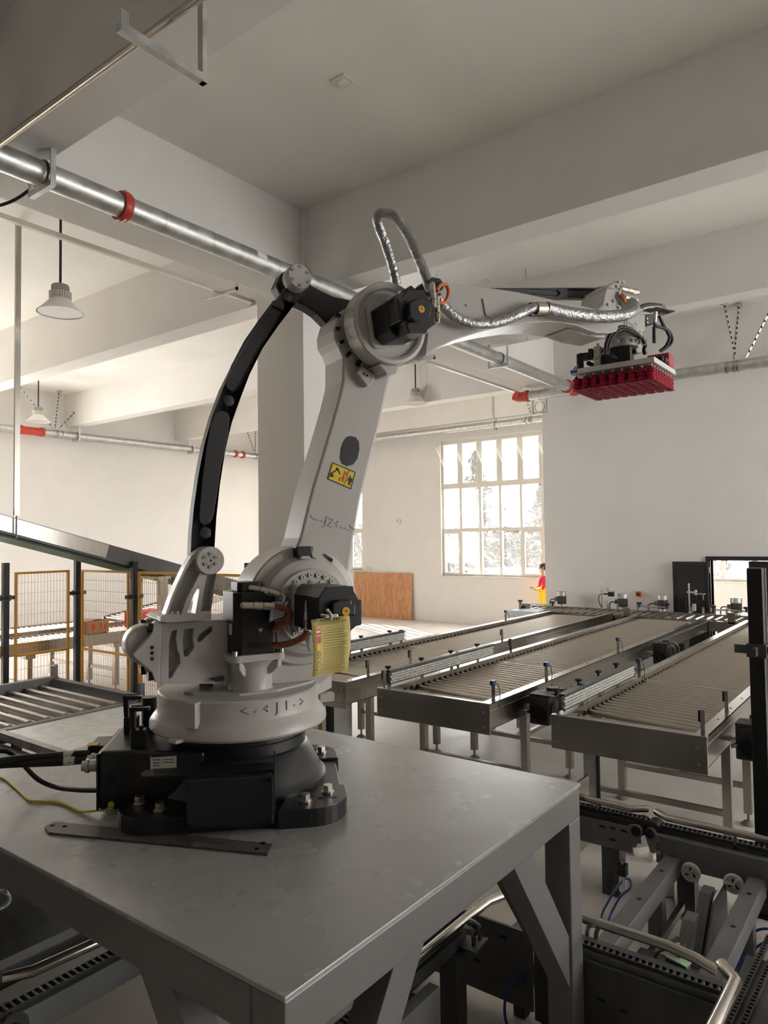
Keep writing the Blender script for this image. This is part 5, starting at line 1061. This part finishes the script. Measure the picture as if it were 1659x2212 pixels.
MB().box(-.07, .07, -.07, .07, 0, .012).build('plate', 'frame_cream', t); MB().box(-.035, .035, -.035, .035, -.006, 0).build('lens', 'white_plastic', t)
tag(MB().box(9.0, 9.12, 4.9, 5.0, CZ - .01, CZ).build('ceiling_cover', 'frame_cream'), 'small blank cover plate on the ceiling behind the robot elbow', 'ceiling fitting')
def lamp(label, x, y, z, ztop):
    t = thing('high_bay_lamp', label, 'lamp', (x, y, z), group='high-bay lamps')
    MB().cyl((0, 0, .31), (0, 0, ztop - z), .014, 10).build('drop_rod', 'rubber', t)
    MB().lathe([(.085, .24), (.095, .25), (.095, .30), (.085, .315), (0, .315)], 28).build('driver', 'old_steel', t, smooth=35)
    b = MB(); b.cyl((0, 0, .155), (0, 0, .24), .095, 28)
    for k in range(28): b.box(.09, .118, -.004, .004, .16, .235, Matrix.Rotation(2 * PI * k / 28, 4, 'Z'))
    b.build('heat_sink', 'frame_cream', t)
    sh = MB().lathe([(.10, .155), (.125, .13), (.20, .045), (.245, .008), (.25, .0), (.243, .0), (.236, .008), (.19, .045), (.115, .125), (.0, .128)], 40).build('shade', 'frame_cream', t, smooth=35)
    MB().lathe([(.238, .006), (.232, .006), (.186, .042), (.112, .12), (.0, .122)], 40).build('reflector', 'lamp_refl', sh, smooth=35)
lamp('large high-bay lamp on a black rod at the upper left', 4.09, 7.60, 4.86, CZ); lamp('high-bay lamp between the lower arm and the grid window', 12.45, 8.57, 5.17, CZ); lamp('small distant high-bay lamp near the left wall', 7.9, 15.6, 5.0, CZ)

# ---------------------------------------------------------------- far wall: plywood, person, small fittings
ply = tag(MB().box(-.012, .012, 0, 2.12, 0, 1.31).build('plywood_sheet', 'plywood'), 'orange-brown plywood sheet leaning against the far wall', 'plywood')
ply.location = (16.50, 11.60, 0.0); ply.rotation_euler = (0, math.radians(2.5), 0)
t = thing('orange_switch', 'orange isolator switch box on the partition wall', 'switch', (12.985, 4.145, 1.25))
MB().box(-.03, .015, -.048, .048, -.048, .048).build('box', 'orange', t, bevel=.005); MB().cyl((-.045, 0, 0), (-.03, 0, 0), .022, 14).build('dial', 'motor_black', t)
MB().box(-.055, -.045, -.006, .006, -.024, .024).build('handle', 'motor_black', t)
t = thing('wall_detector', 'round white detector on the far wall left of the grid window', 'detector', (16.59, 12.08, 2.80))
MB().lathe([(.075, 0), (.075, .02), (.055, .045), (.03, .06), (0, .06)], 24, Matrix.Rotation(-PI / 2, 4, 'Y')).build('housing', 'white_plastic', t, smooth=35); MB().sphere((-.06, 0, 0), .015, 10).build('sensor_eye', 'motor_black', t)
t = thing('window_opener_box', 'small crank box at the lower corner of the far-left window', 'window crank', (16.58, 13.22, 1.42))
MB().box(-.03, .015, -.08, .08, -.04, .04).build('box', 'white_plastic', t); MB().tube([(-.03, .0, 0), (-.06, -.02, .02), (-.06, -.06, .03)], .008, 6).build('crank', 'bolt', t)

def skin_mesh(name, m, pts, edges, parent, root=0, sub=2, smooth=True):
    me = bpy.data.meshes.new(name); me.from_pydata([p[:3] for p in pts], edges, []); o = bpy.data.objects.new(name, me); COL.objects.link(o); o.parent = parent; me.materials.append(MATS[m])
    md = o.modifiers.new('skin', 'SKIN'); md.use_smooth_shade = True
    for i, p in enumerate(pts):
        r = p[3] if isinstance(p[3], tuple) else (p[3], p[3]); me.skin_vertices[0].data[i].radius = r
    me.skin_vertices[0].data[root].use_root = True
    s = o.modifiers.new('sub', 'SUBSURF'); s.levels = sub; s.render_levels = sub
    return o
ps = thing('person', 'person in a red and yellow work suit and white mask looking at a phone', 'person', (16.02, 7.36, 0), math.radians(120))
# local +x = facing direction
body = [(0, 0, .88, (.15, .12)), (0, 0, 1.08, (.15, .11)), (.0, 0, 1.28, (.17, .11)), (.01, 0, 1.36, (.09, .08)), (.02, 0, 1.43, .052), (.03, 0, 1.50, (.068, .075)), (.035, 0, 1.56, (.076, .088)), (.025, 0, 1.61, (.06, .07)),
        (0, .18, 1.31, .055), (.04, .23, 1.06, .046), (.20, .13, 1.04, .036), (.26, .08, 1.07, .028), (0, -.18, 1.31, .055), (.04, -.23, 1.06, .046), (.20, -.13, 1.05, .036), (.27, -.06, 1.08, .028),
        (0, .09, .80, .085), (.01, .10, .46, .06), (-.01, .10, .10, .045), (.10, .11, .05, .04), (0, -.09, .80, .085), (.01, -.10, .46, .06), (-.01, -.10, .10, .045), (.10, -.11, .05, .04)]
be = [(0, 1), (1, 2), (2, 3), (3, 4), (4, 5), (5, 6), (6, 7), (2, 8), (8, 9), (9, 10), (10, 11), (2, 12), (12, 13), (13, 14), (14, 15), (0, 16), (16, 17), (17, 18), (18, 19), (0, 20), (20, 21), (21, 22), (22, 23)]
skin_mesh('body', 'skin', body, be, ps)
suit = [(0, 0, .88, (.185, .155)), (0, 0, 1.08, (.185, .145)), (0, 0, 1.27, (.20, .14)), (.0, 0, 1.37, (.10, .095)), (0, .18, 1.31, .075), (.04, .235, 1.06, .066), (.19, .14, 1.04, .05), (0, -.18, 1.31, .075), (.04, -.235, 1.06, .066), (.19, -.14, 1.05, .05),
        (0, .10, .78, .115), (.01, .11, .46, .09), (0, .11, .10, .075), (0, -.10, .78, .115), (.01, -.11, .46, .09), (0, -.11, .10, .075)]
skin_mesh('work_suit', 'suit', suit, [(0, 1), (1, 2), (2, 3), (2, 4), (4, 5), (5, 6), (2, 7), (7, 8), (8, 9), (0, 10), (10, 11), (11, 12), (0, 13), (13, 14), (14, 15)], ps)
MB().sphere((.0, 0, 1.585), .105, 16, (1.0, .95, .95)).build('hair', 'hair', ps, smooth=60)
MB().sphere((.085, 0, 1.50), .055, 12, (.75, 1.05, .85)).build('mask', 'white_plastic', ps, smooth=60)
MB().sphere((.118, 0, 1.545), .017, 8, (1, .8, 1.2)).build('nose', 'skin', ps, smooth=60)
for y in (.03, -.03): MB().sphere((.108, y, 1.562), .009, 8).build('eye', 'hair', ps, smooth=60)
for s in (1, -1):
    MB().sphere((.02, s * .088, 1.55), .022, 8, (.8, .4, 1.2)).build('ear', 'skin', ps, smooth=60)
    MB().box(-.06, .16, s * .11 - .05, s * .11 + .05, 0, .075).build('shoe', 'motor_black', ps, bevel=.02)
    h = MB(); hx, hy, hz = .27, s * .07, 1.075
    h.sphere((hx, hy, hz), .032, 10, (1.1, .6, .8))
    for k in range(4): h.tube([(hx + .02, hy - s * .012, hz - .02 + k * .014), (hx + .055, hy - s * .03, hz - .018 + k * .014), (hx + .062, hy - s * .055, hz - .016 + k * .014)], .0075, 6)
    h.tube([(hx, hy - s * .01, hz + .02), (hx + .03, hy - s * .03, hz + .04)], .008, 6)
    h.build('hand', 'skin', ps, smooth=60)
ph = tag(MB().box(-.045, .045, -.075, .075, -.004, .004).build('phone', 'motor_black', bevel=.003), 'phone held by the person in the work suit', 'phone'); ph.location = (16.02 + math.cos(math.radians(120)) * .34, 7.36 + math.sin(math.radians(120)) * .34, 1.10); ph.rotation_euler = (0, math.radians(-25), math.radians(120))

# ---------------------------------------------------------------- chain transfer machinery at the lower right
def slot_holes(parent, x, pts):
    for y, z in pts: MB().plate([(y - .022, z), (y - .016, z + .007), (y + .016, z + .007), (y + .022, z), (y + .016, z - .007), (y - .016, z - .007)], x - .0015, x + .001, 'x').build('slot', 'pocket_dark', parent)
def chain(parent, p, q, w=.03, name='drive_chain'):
    p = Vector(p); q = Vector(q); d = (q - p); L = d.length; d.normalize(); s = d.cross(Vector((0, 0, 1))).normalized(); b = MB(); n = int(L / .028)
    for i in range(n):
        c_ = p + d * (i + .5) * L / n
        b.cyl(c_ - s * w * .5, c_ + s * w * .5, .009, 6);
        for k in (-1, 1):
            o_ = s * (w * .5 * k); R_ = Matrix((d, s, Vector((0, 0, 1)))).transposed().to_4x4(); R_.translation = c_ + o_; b.box(-.015, .015, -.002, .002, -.008, .008, R_)
    o = b.build(name, 'gear_black', parent); o['kind'] = 'stuff'
    return o
# right-hand transfer line
t = thing('chain_conveyor', 'dark chain conveyor pointing left at the right edge', 'chain conveyor')
SB = [(1.387, 0.458), (0.771, 0.464), (0.776, 0.315), (1.294, 0.323), (1.39, 0.348)]
SB = [SB[0], (SB[1][0] - 1.6, SB[0][1]), (SB[2][0] - 1.6, SB[3][1]), SB[3], SB[4]]
zt_ = SB[0][1]; zb_ = SB[3][1]
MB().box(4.54, 4.6, -1.4, SB[0][0], zt_ - .165, zt_).build('side_beam', 'frame_grey', t, bevel=.004)
MB().box(4.68, 4.74, -1.4, SB[0][0], zt_ - .165, zt_).build('side_beam', 'frame_grey', t, bevel=.004)
MB().box(4.6, 4.68, -1.4, SB[0][0], zt_ - .05, zt_ + .02).build('chain_guide', 'dark_frame', t)
EP = [(1.453, 0.459), (1.441, 0.486), (1.42, 0.498), (1.392, 0.494), (1.371, 0.467), (1.388, 0.35), (1.416, 0.35)]
ep = MB().plate(EP, 4.525, 4.542, 'x').build('end_cheek', 'frame_grey', t, bevel=.004)
_s = [(1.42, 0.464)][0]
MB().lathe([(.030, 0), (.030, .006), (.020, .008), (.018, .002), (0, .002)], 20, Matrix.Translation((4.526, _s[0], _s[1])) @ Matrix.Rotation(-PI / 2, 4, 'Y')).build('bearing', 'motor_black', ep, smooth=35)
MB().cyl((4.59, _s[0], _s[1]), (4.69, _s[0], _s[1]), .05, 18).build('sprocket', 'gear_black', t)
chain(t, (4.64, _s[0] + .02, zt_ + .032), (4.64, -1.4, zt_ + .032), .06)
for q in [(1.37, 0.434), (1.369, 0.357)]: MB().cyl((4.532, *q), (4.542, *q), .011, 8).build('bolt', 'old_steel', t)
for y in (.55, .15): MB().cyl((4.534, y, zt_ - .06), (4.541, y, zt_ - .06), .005, 8).build('bolt', 'old_steel', t)
for y in (1.22, .2): MB().box(4.55, 4.65, y - .05, y + .05, 0, zt_ - .165).build('leg', 'dark_frame', t)
t = thing('chain_conveyor', 'dark chain conveyor pointing right beside the platform leg', 'chain conveyor')
_s = [(1.501, 0.46)][0]; zt2 = [(1.782, 0.47)][0][1]
EP = [(1.553, 0.482), (1.52, 0.497), (1.484, 0.498), (1.463, 0.474), (1.467, 0.437), (1.49, 0.389), (1.509, 0.355), (1.538, 0.356)]
ep = MB().plate(EP, 4.525, 4.542, 'x').build('end_cheek', 'frame_grey', t, bevel=.004)
MB().lathe([(.030, 0), (.030, .006), (.020, .008), (.018, .002), (0, .002)], 20, Matrix.Translation((4.526, *_s)) @ Matrix.Rotation(-PI / 2, 4, 'Y')).build('bearing', 'motor_black', ep, smooth=35)
MB().cyl((4.59, *_s), (4.69, *_s), .05, 18).build('sprocket', 'gear_black', t)
Y0_ = [(1.532, 0.458)][0][0]
for x in (4.54, 4.71): sb = MB().box(x, x + .012, Y0_, 2.9, zt2 - .16, zt2).build('side_plate', 'frame_grey', t, bevel=.002)
slot_holes(t, 4.54, [(1.721, 0.434), (1.653, 0.439), (1.582, 0.437), (1.655, 0.365)])
MB().box(4.58, 4.68, Y0_, 2.9, zt2 - .02, zt2 + .025).build('chain_guide', 'dark_frame', t)
chain(t, (4.63, Y0_ - .07, zt2 + .036), (4.63, 2.9, zt2 + .036), .06)
MB().box(4.56, 4.68, *sorted(([(1.737, 0.257)][0][0], [(1.623, 0.286)][0][0])), 0, zt2 - .16).build('leg', 'dark_frame', t)
MB().box(4.56, 4.68, 2.4, 2.5, 0, zt2 - .16).build('leg', 'dark_frame', t)
# bent stainless guard tubes
def guard(label, pts, r=.021, brackets=(), m='steel'):
    t = thing('guard_tube', label, 'guard rail', group='stainless guard tubes')
    MB().tube(pts, r, 14).build('tube', m, t, smooth=50)
    for x, y, z, zb in brackets:
        MB().box(x - .02, x + .02, y - .006, y + .006, zb, z).box(x - .02, x + .02, y - .05, y + .006, zb - .006, zb).build('bracket', 'brushed', t)
    return t
ZT = .80
guard('polished guard tube at the right with its bent tip pointing left', [(4.651, 1.412, 0.56), (4.591, 1.333, 0.56), (4.591, 0.775, 0.56), (4.577, 0.361, 0.56)], .021, [(4.62, .2, .55, .34), (4.62, .95, .55, .34)])
guard('polished guard tube sticking out from behind the platform leg', [(4.669, 1.47, 0.56), (4.606, 1.56, 0.56), (4.623, 1.892, 0.56), (4.624, 2.284, 0.56)], .021, [(4.63, 1.80, .55, .34)])
tag(MB().box(4.49, 4.79, 1.90, 1.915, .20, .66).build('guard_sheet', 'brushed'), 'upright steel guard sheet beside the platform leg', 'guard sheet')
# cross frame: box beams between the chain lines
t = thing('welded_understructure', 'grey welded box-section frame between the chain lines', 'understructure')
for y in (1.285, .826): MB().box(3.26, 4.53, y - .045, y + .045, .26, .36).build('box_beam', 'frame_grey', t, bevel=.005)
MB().box(3.4, 4.45, 1.20, 1.23, .10, .14).build('tie_bar', 'brushed', t)
for x, y in ((3.32, 1.285), (3.32, .826), (4.2, .826), (4.2, 1.285)): MB().box(x - .04, x + .04, y - .04, y + .04, 0, .26).build('leg', 'frame_grey', t)
for y in (1.285, .826):
    for x in (3.5, 3.9, 4.3): MB().cyl((x, y, .36), (x, y, .3615), .013, 10).build('hole', 'pocket_dark', t)
MB().plate([(3.4, .0), (4.5, .0), (4.5, .30), (4.2, .30), (3.9, .06), (3.6, .06), (3.4, .18)], .98, .99, 'y').build('gusset_sheet', 'dark_frame', t)
for x in (4.30, 3.95): MB().plate([(x, .30), (x + .10, .30), (x - .20, .03), (x - .30, .03)], 1.02, 1.08, 'y').build('diagonal', 'frame_grey', t)
for i, q in enumerate([(1.172, 0.311), (0.941, 0.307)]):
    w = thing('plastic_wheel', ('cream plastic wheel under the right chain conveyor, left of the pair', 'cream plastic wheel under the right chain conveyor, right of the pair')[i], 'wheel', (4.49, q[0], q[1]), group='cream plastic wheels')
    MB().lathe([(.05, -.012), (.055, -.008), (.055, .008), (.05, .012), (.042, .012), (.040, .004), (0, .004)], 28, Matrix.Rotation(-PI / 2, 4, 'Y')).build('rim', 'bead', w, smooth=35)
    for k in range(3): MB().box(-.016, -.002, -.006, .006, .0, .046, Matrix.Rotation(2 * PI * k / 3 + .5, 4, 'X')).build('spoke', 'bead', w)
    for k in range(3): MB().box(-.0135, -.0125, .012, .032, -.008, .012, Matrix.Rotation(2 * PI * k / 3 - .4, 4, 'X')).build('rim_opening', 'pocket_dark', w)
    MB().cyl((-.01, 0, 0), (.05, 0, 0), .012, 10).build('axle', 'old_steel', w)
# near chain line with guard tube, clamps, sensor
t = thing('chain_conveyor', 'dark chain conveyor in the lower right foreground with a sensor post', 'chain conveyor')
MB().box(3.20, 3.245, .72, 1.52, .26, .45).build('side_beam', 'dark_frame', t, bevel=.004); MB().box(3.105, 3.125, .72, 1.52, .06, .42).build('side_plate', 'dark_frame', t, bevel=.003)
chain(t, (3.165, .72, .455), (3.165, 1.52, .455), .035); MB().box(3.13, 3.20, .72, 1.52, .39, .445).build('chain_guide', 'frame_grey', t)
slot_holes(t, 3.105, [(.85, .22), (.98, .24), (1.10, .26), (1.2, .27)])
for y in (.95, 1.45): MB().box(3.13, 3.19, y - .05, y + .05, 0, .39).build('leg', 'dark_frame', t)
guard('worn guard tube in the lower right foreground running to the platform leg', [(3.144, 0.73, 0.54), (3.147, 0.803, 0.56), (3.176, 0.932, 0.56), (3.179, 1.281, 0.56), (3.181, 1.583, 0.56)], .022, [], 'steel')
cl = thing('tube_clamp', 'bent strap clamp on a steel shelf beside the platform leg', 'clamp')
cs = [(3.146, 1.258, 0.55), (3.177, 1.216, 0.55), (3.297, 1.286, 0.38)]
MB().tube([(3.316, 1.342, 0.38), (3.225, 1.306, 0.48), (3.163, 1.267, 0.545), (3.175, 1.234, 0.545), (3.231, 1.265, 0.48), (3.286, 1.294, 0.38)], .010, 6, sub=3).build('strap', 'brushed', cl)
MB().plate([(3.265, 1.33), (3.362, 1.363), (3.366, 1.239), (3.283, 1.21), (3.214, 1.228)], .372, .38, 'z').build('shelf', 'frame_grey', cl, bevel=.002); MB().cyl(*[(3.278, 1.273, 0.38), (3.257, 1.265, 0.392)], .012, 6).build('nut', 'bolt', cl)
sp = thing('photo_sensor', 'black photo sensor with a green light on a steel bracket', 'sensor')
MB().plate([(3.272, 0.971), (3.363, 0.951), (3.36, 0.857), (3.241, 0.876)], .454, .46, 'z').build('mount_plate', 'plate_silver', sp)
MB().plate([(3.268, 0.969), (3.241, 0.876), (3.261, 0.883), (3.287, 0.965)], .18, .455, 'z').build('bracket_face', 'dark_frame', sp)
_h = [(3.32, 0.965), (3.385, 0.952), (3.362, 0.907), (3.315, 0.897), (3.285, 0.916)]; MB().plate(_h, .461, .505, 'z').build('housing', 'motor_black', sp, bevel=.004)
_g = [(3.281, 0.899, 0.482)][0]; MB().sphere((_g[0] - .002, _g[1] - .002, _g[2]), .008, 10).build('indicator_light', 'glow_green', sp)
for q in [(3.313, 0.927, 0.505), (3.236, 0.922, 0.505)]: MB().cyl(q, (q[0], q[1], q[2] + .004), .008, 10).build('screw', 'bolt', sp)
MB().tube([(3.302, 0.959, 0.48), (3.311, 0.992, 0.46), (3.34, 1.027, 0.42), (3.428, 1.063, 0.32), (3.548, 1.083, 0.18), (3.623, 1.07, 0.06), (3.599, 1.038, 0.008)], .006, 6, sub=4).build('sensor_lead', 'rubber', sp)
t = thing('reflector_plate', 'pale steel plate with a curved slot in the lower right foreground', 'plate')
MB().plate([(3.157, 0.9), (3.251, 0.879), (3.221, 0.767), (3.121, 0.789)], .354, .36, 'z').build('plate', 'plate_silver', t)
MB().tube([(3.214, 0.871, 0.361), (3.182, 0.863, 0.361), (3.155, 0.843, 0.361), (3.137, 0.811, 0.361)], .004, 6, sub=3).build('curved_slot', 'pocket_dark', t)
MB().plate([(3.162, 0.896), (3.134, 0.797), (3.136, 0.807), (3.168, 0.888)], .005, .354, 'z').build('bracket', 'dark_frame', t)
guard('thick bright guard tube bending towards the viewer at the bottom right', [(3.165, 0.717, 0.56), (3.075, 0.647, 0.56), (2.765, 0.657, 0.56), (2.549, 0.664, 0.56)], .026)
t = thing('chain_conveyor', 'roller chain line running to the bottom right corner', 'chain conveyor')
_p = [(3.462, 0.61, 0.42), (3.058, 0.621, 0.42)]; _d = (Vector(_p[1]) - Vector(_p[0]))
for k in (0, .045): chain(t, Vector(_p[0]) - _d * .8 + Vector((0, k, 0)), Vector(_p[1]) + _d + Vector((0, k, 0)), .02)
MB().box(1.4, 3.6, _p[0][1] - .06, _p[0][1] + .10, .34, .40).build('chain_bed', 'dark_frame', t); MB().box(1.4, 3.3, _p[0][1] - .13, _p[0][1] - .09, .32, .46).build('side_strip', 'plate_silver', t); MB().box(1.4, 3.3, _p[0][1] + .075, _p[0][1] + .10, .32, .45).build('side_strip', 'plate_silver', t)
for x in (1.6, 3.0): MB().box(x - .04, x + .04, _p[0][1] - .04, _p[0][1] + .04, 0, .34).build('leg', 'dark_frame', t)
bxm = thing('drive_motor', 'black drive motor box between the frame beams', 'motor', (3.50, 1.105, 0))
MB().box(-.09, .09, -.08, .08, .14, .29).build('body', 'motor_black', bxm, bevel=.012); MB().box(-.04, .04, -.03, .03, .0, .14).build('support', 'dark_frame', bxm); MB().cyl((.09, 0, .21), (.16, 0, .21), .03, 12).build('shaft', 'old_steel', bxm)
# sheets and boxes on the floor behind
tag(MB().plate([(5.494, 1.909), (5.53, 1.728), (5.319, 1.681), (5.218, 1.749), (5.239, 1.823)], 0.001, .05, 'z').build('floor_tray', 'plate_silver'), 'pale sheet metal tray on the floor behind the frame', 'tray')
tag(MB().plate([(4.818, 1.375), (4.984, 1.361), (4.988, 1.14), (4.571, 1.135), (4.56, 1.271)], 0.001, .02, 'z').build('floor_sheet', 'galv'), 'galvanised sheet lying on the floor inside the frame', 'sheet')
tag(MB().plate([(4.734, 1.424), (4.981, 1.427), (4.978, 1.404), (4.755, 1.344)], .001, .25, 'z').build('control_box', 'plate_silver'), 'pale sheet metal box on the floor behind the left box beam', 'box')
tag(MB().box(4.15, 4.42, .42, .62, 0.001, .24).build('control_box', 'plate_silver', bevel=.004), 'pale sheet metal cabinet under the right chain conveyor', 'box')
tag(MB().sphere([(5.224, 1.613, 0.03)][0], .04, 9, (1.3, .9, .7)).build('paper_scrap', 'white_plastic'), 'crumpled white paper scrap on the floor', 'paper')
def blue_hose(pts, label): tag(MB().tube(pts, .007, 8, sub=6).build('blue_hose', 'blue_hose', smooth=60), label, 'hose', 'blue air hoses')
blue_hose([(4.114, 1.455, 0.32), (4.221, 1.532, 0.21), (4.24, 1.583, 0.12), (4.278, 1.635, 0.02), (4.178, 1.605, 0.01)], 'blue air hose hanging from the white valve, outer loop'); blue_hose([(4.169, 1.45, 0.32), (4.169, 1.426, 0.32), (4.363, 1.49, 0.18), (4.373, 1.552, 0.11), (4.355, 1.598, 0.02), (4.227, 1.581, 0.01)], 'blue air hose hanging from the white valve, inner loop')
blue_hose([(4.292, 0.705, 0.21), (4.269, 0.756, 0.21), (4.263, 0.801, 0.18), (4.227, 0.823, 0.14), (4.226, 0.819, 0.1)], 'blue air hose at the right edge, upper loop'); blue_hose([(4.194, 0.69, 0.21), (4.242, 0.742, 0.16), (4.232, 0.786, 0.12), (4.142, 0.826, 0.1), (4.103, 0.858, 0.06), (4.121, 0.874, 0.01)], 'blue air hose at the right edge, lower strand')
blue_hose([(3.138, 1.578, 0.22), (3.083, 1.621, 0.2), (3.061, 1.647, 0.13), (3.047, 1.641, 0.05), (2.96, 1.562, 0.05)], 'blue air hose curving down behind the platform leg'); blue_hose([(3.312, 1.531, 0.25), (3.296, 1.581, 0.25), (3.225, 1.573, 0.23), (3.15, 1.523, 0.22), (3.244, 1.497, 0.22)], 'short blue air hose loop behind the platform leg'); blue_hose([(3.097, 1.989, 0.1), (3.156, 1.922, 0.08), (3.202, 1.848, 0.06), (3.233, 1.755, 0.04)], 'blue air hose lying under the platform')
v = thing('air_valve', 'small white pneumatic valve on the dark leg right of the platform', 'valve', (4.51, [(1.584, 0.125)][0][0], [(1.584, 0.125)][0][1]))
MB().box(-.02, .02, -.02, .02, -.05, .05).build('body', 'white_plastic', v, bevel=.003); MB().box(-.025, .025, -.025, .025, .05, .12).build('coil', 'motor_black', v); MB().cyl((0, 0, .12), (0, 0, .14), .012, 8).build('cap', 'bolt', v)
v = thing('valve_block', 'brass fitted valve block under the platform', 'valve', [(3.184, 1.579, 0.22)][0])
MB().box(-.02, .02, -.03, .03, -.05, .05).build('body', 'old_steel', v, bevel=.003)
for z in (-.03, 0, .03): MB().cyl((0, -.03, z), (0, -.05, z), .009, 8).build('fitting', 'nickel', v)
# under the platform: guard tube on clamp, side conveyor
guard('polished guard tube under the platform edge with bent tip', [(3.284, 1.744, 0.5), (3.158, 1.786, 0.5), (2.973, 1.794, 0.5), (2.626, 1.795, 0.5), (2.134, 1.786, 0.5)], .022)
cl = thing('tube_clamp', 'bent strap clamp on a shelf under the platform', 'clamp')
MB().tube([(2.949, 1.801, 0.49), (2.97, 1.771, 0.49), (2.996, 1.745, 0.46), (3.039, 1.766, 0.38)], .012, 6, sub=3).build('strap', 'brushed', cl); MB().tube([(2.921, 1.785, 0.48), (2.941, 1.76, 0.47), (2.954, 1.752, 0.44), (2.98, 1.763, 0.38)], .012, 6, sub=3).build('strap', 'brushed', cl)
MB().plate([(2.929, 1.861), (3.026, 1.855), (3.071, 1.736), (2.927, 1.728)], .372, .38, 'z').build('shelf', 'frame_grey', cl)
t = thing('chain_conveyor', 'dark chain line under the platform beside the polished guard tube', 'chain conveyor')
_q = [(2.908, 1.727), (2.495, 1.729)]
MB().box(1.4, 2.62, _q[0][1] + .0, _q[0][1] + .05, .20, .38).build('side_beam', 'frame_grey', t); chain(t, (1.4, _q[0][1] + .12, .44), (3.0, _q[0][1] + .12, .44), .04); MB().box(1.4, 3.0, _q[0][1] + .09, _q[0][1] + .16, .36, .425).build('chain_bed', 'dark_frame', t)
for x in (1.7, 2.5, 2.9): MB().box(x - .045, x + .045, _q[0][1] + .06, _q[0][1] + .15, 0, .36).build('leg', 'dark_frame', t)
t = thing('machine_plate', 'dark slotted plate standing under the platform', 'machine plate', (0, 0, 0))
MB().box(3.15, 3.165, 1.55, 2.4, .06, .42).build('plate', 'frame_grey', t); slot_holes(t, 3.15, [(1.7, .36), (1.85, .36), (2.0, .36), (1.85, .2)])
for y in (1.6, 2.3): MB().box(3.165, 3.22, y, y + .06, 0, .42).build('leg', 'dark_frame', t)
# lower left corner
guard('worn guard tube at the lower left corner under the platform edge', [(1.34, 2.9, 0.62), (1.435, 2.853, 0.62), (1.672, 2.836, 0.62), (2.072, 2.808, 0.62)], .022)
t = thing('chain_conveyor', 'dark chain line at the lower left corner', 'chain conveyor')
_c = [(1.342, 2.864), (1.78, 2.863)]
yA = (_c[0][1] + _c[1][1]) / 2
chain(t, (_c[0][0] - .05, yA, .52), (2.6, yA, .52), .05); MB().box(_c[0][0] - .02, 2.6, yA - .05, yA - .03, .40, .51).build('side_plate', 'frame_grey', t); MB().box(_c[0][0] - .02, 2.6, yA + .03, yA + .05, .40, .51).build('side_plate', 'dark_frame', t); MB().box(_c[0][0] - .02, 2.6, yA - .03, yA + .03, .44, .50).build('chain_bed', 'dark_frame', t)
MB().cyl((_c[0][0], yA - .052, .46), (_c[0][0], yA + .052, .46), .06, 20).build('sprocket', 'gear_black', t); MB().cyl((_c[0][0], yA - .06, .46), (_c[0][0], yA - .05, .46), .028, 16).build('bearing', 'motor_black', t)
for x in (.9, 2.2): MB().box(x - .04, x + .04, yA - .04, yA + .04, 0, .42).build('leg', 'dark_frame', t)
tag(MB().box(.5, 2.6, yA + .25, yA + .33, .45, .53).build('frame_beam', 'dark_frame', bevel=.004), 'dark box beam in the shade at the lower left', 'beam')
for k, q in enumerate([(1.661, 3.158), (1.49, 3.131)]):
    tag(MB().box(q[0] - .05, q[0] + .05, yA + .06, yA + .22, .395, .405).build('bracket_plate', 'plate_silver'), ('pale bracket plate beside the lower-left chain, upper', 'pale bracket plate beside the lower-left chain, lower')[k], 'bracket')
tag(MB().tube([(1.532, 3.344, 0.75), (1.542, 3.311, 0.75), (1.556, 3.307, 0.72), (1.545, 3.304, 0.7), (1.51, 3.293, 0.7), (1.489, 3.313, 0.7)], .010, 8, sub=5).build('cable_loop', 'galv', smooth=60), 'grey cable loop at the left edge under the platform', 'cable')
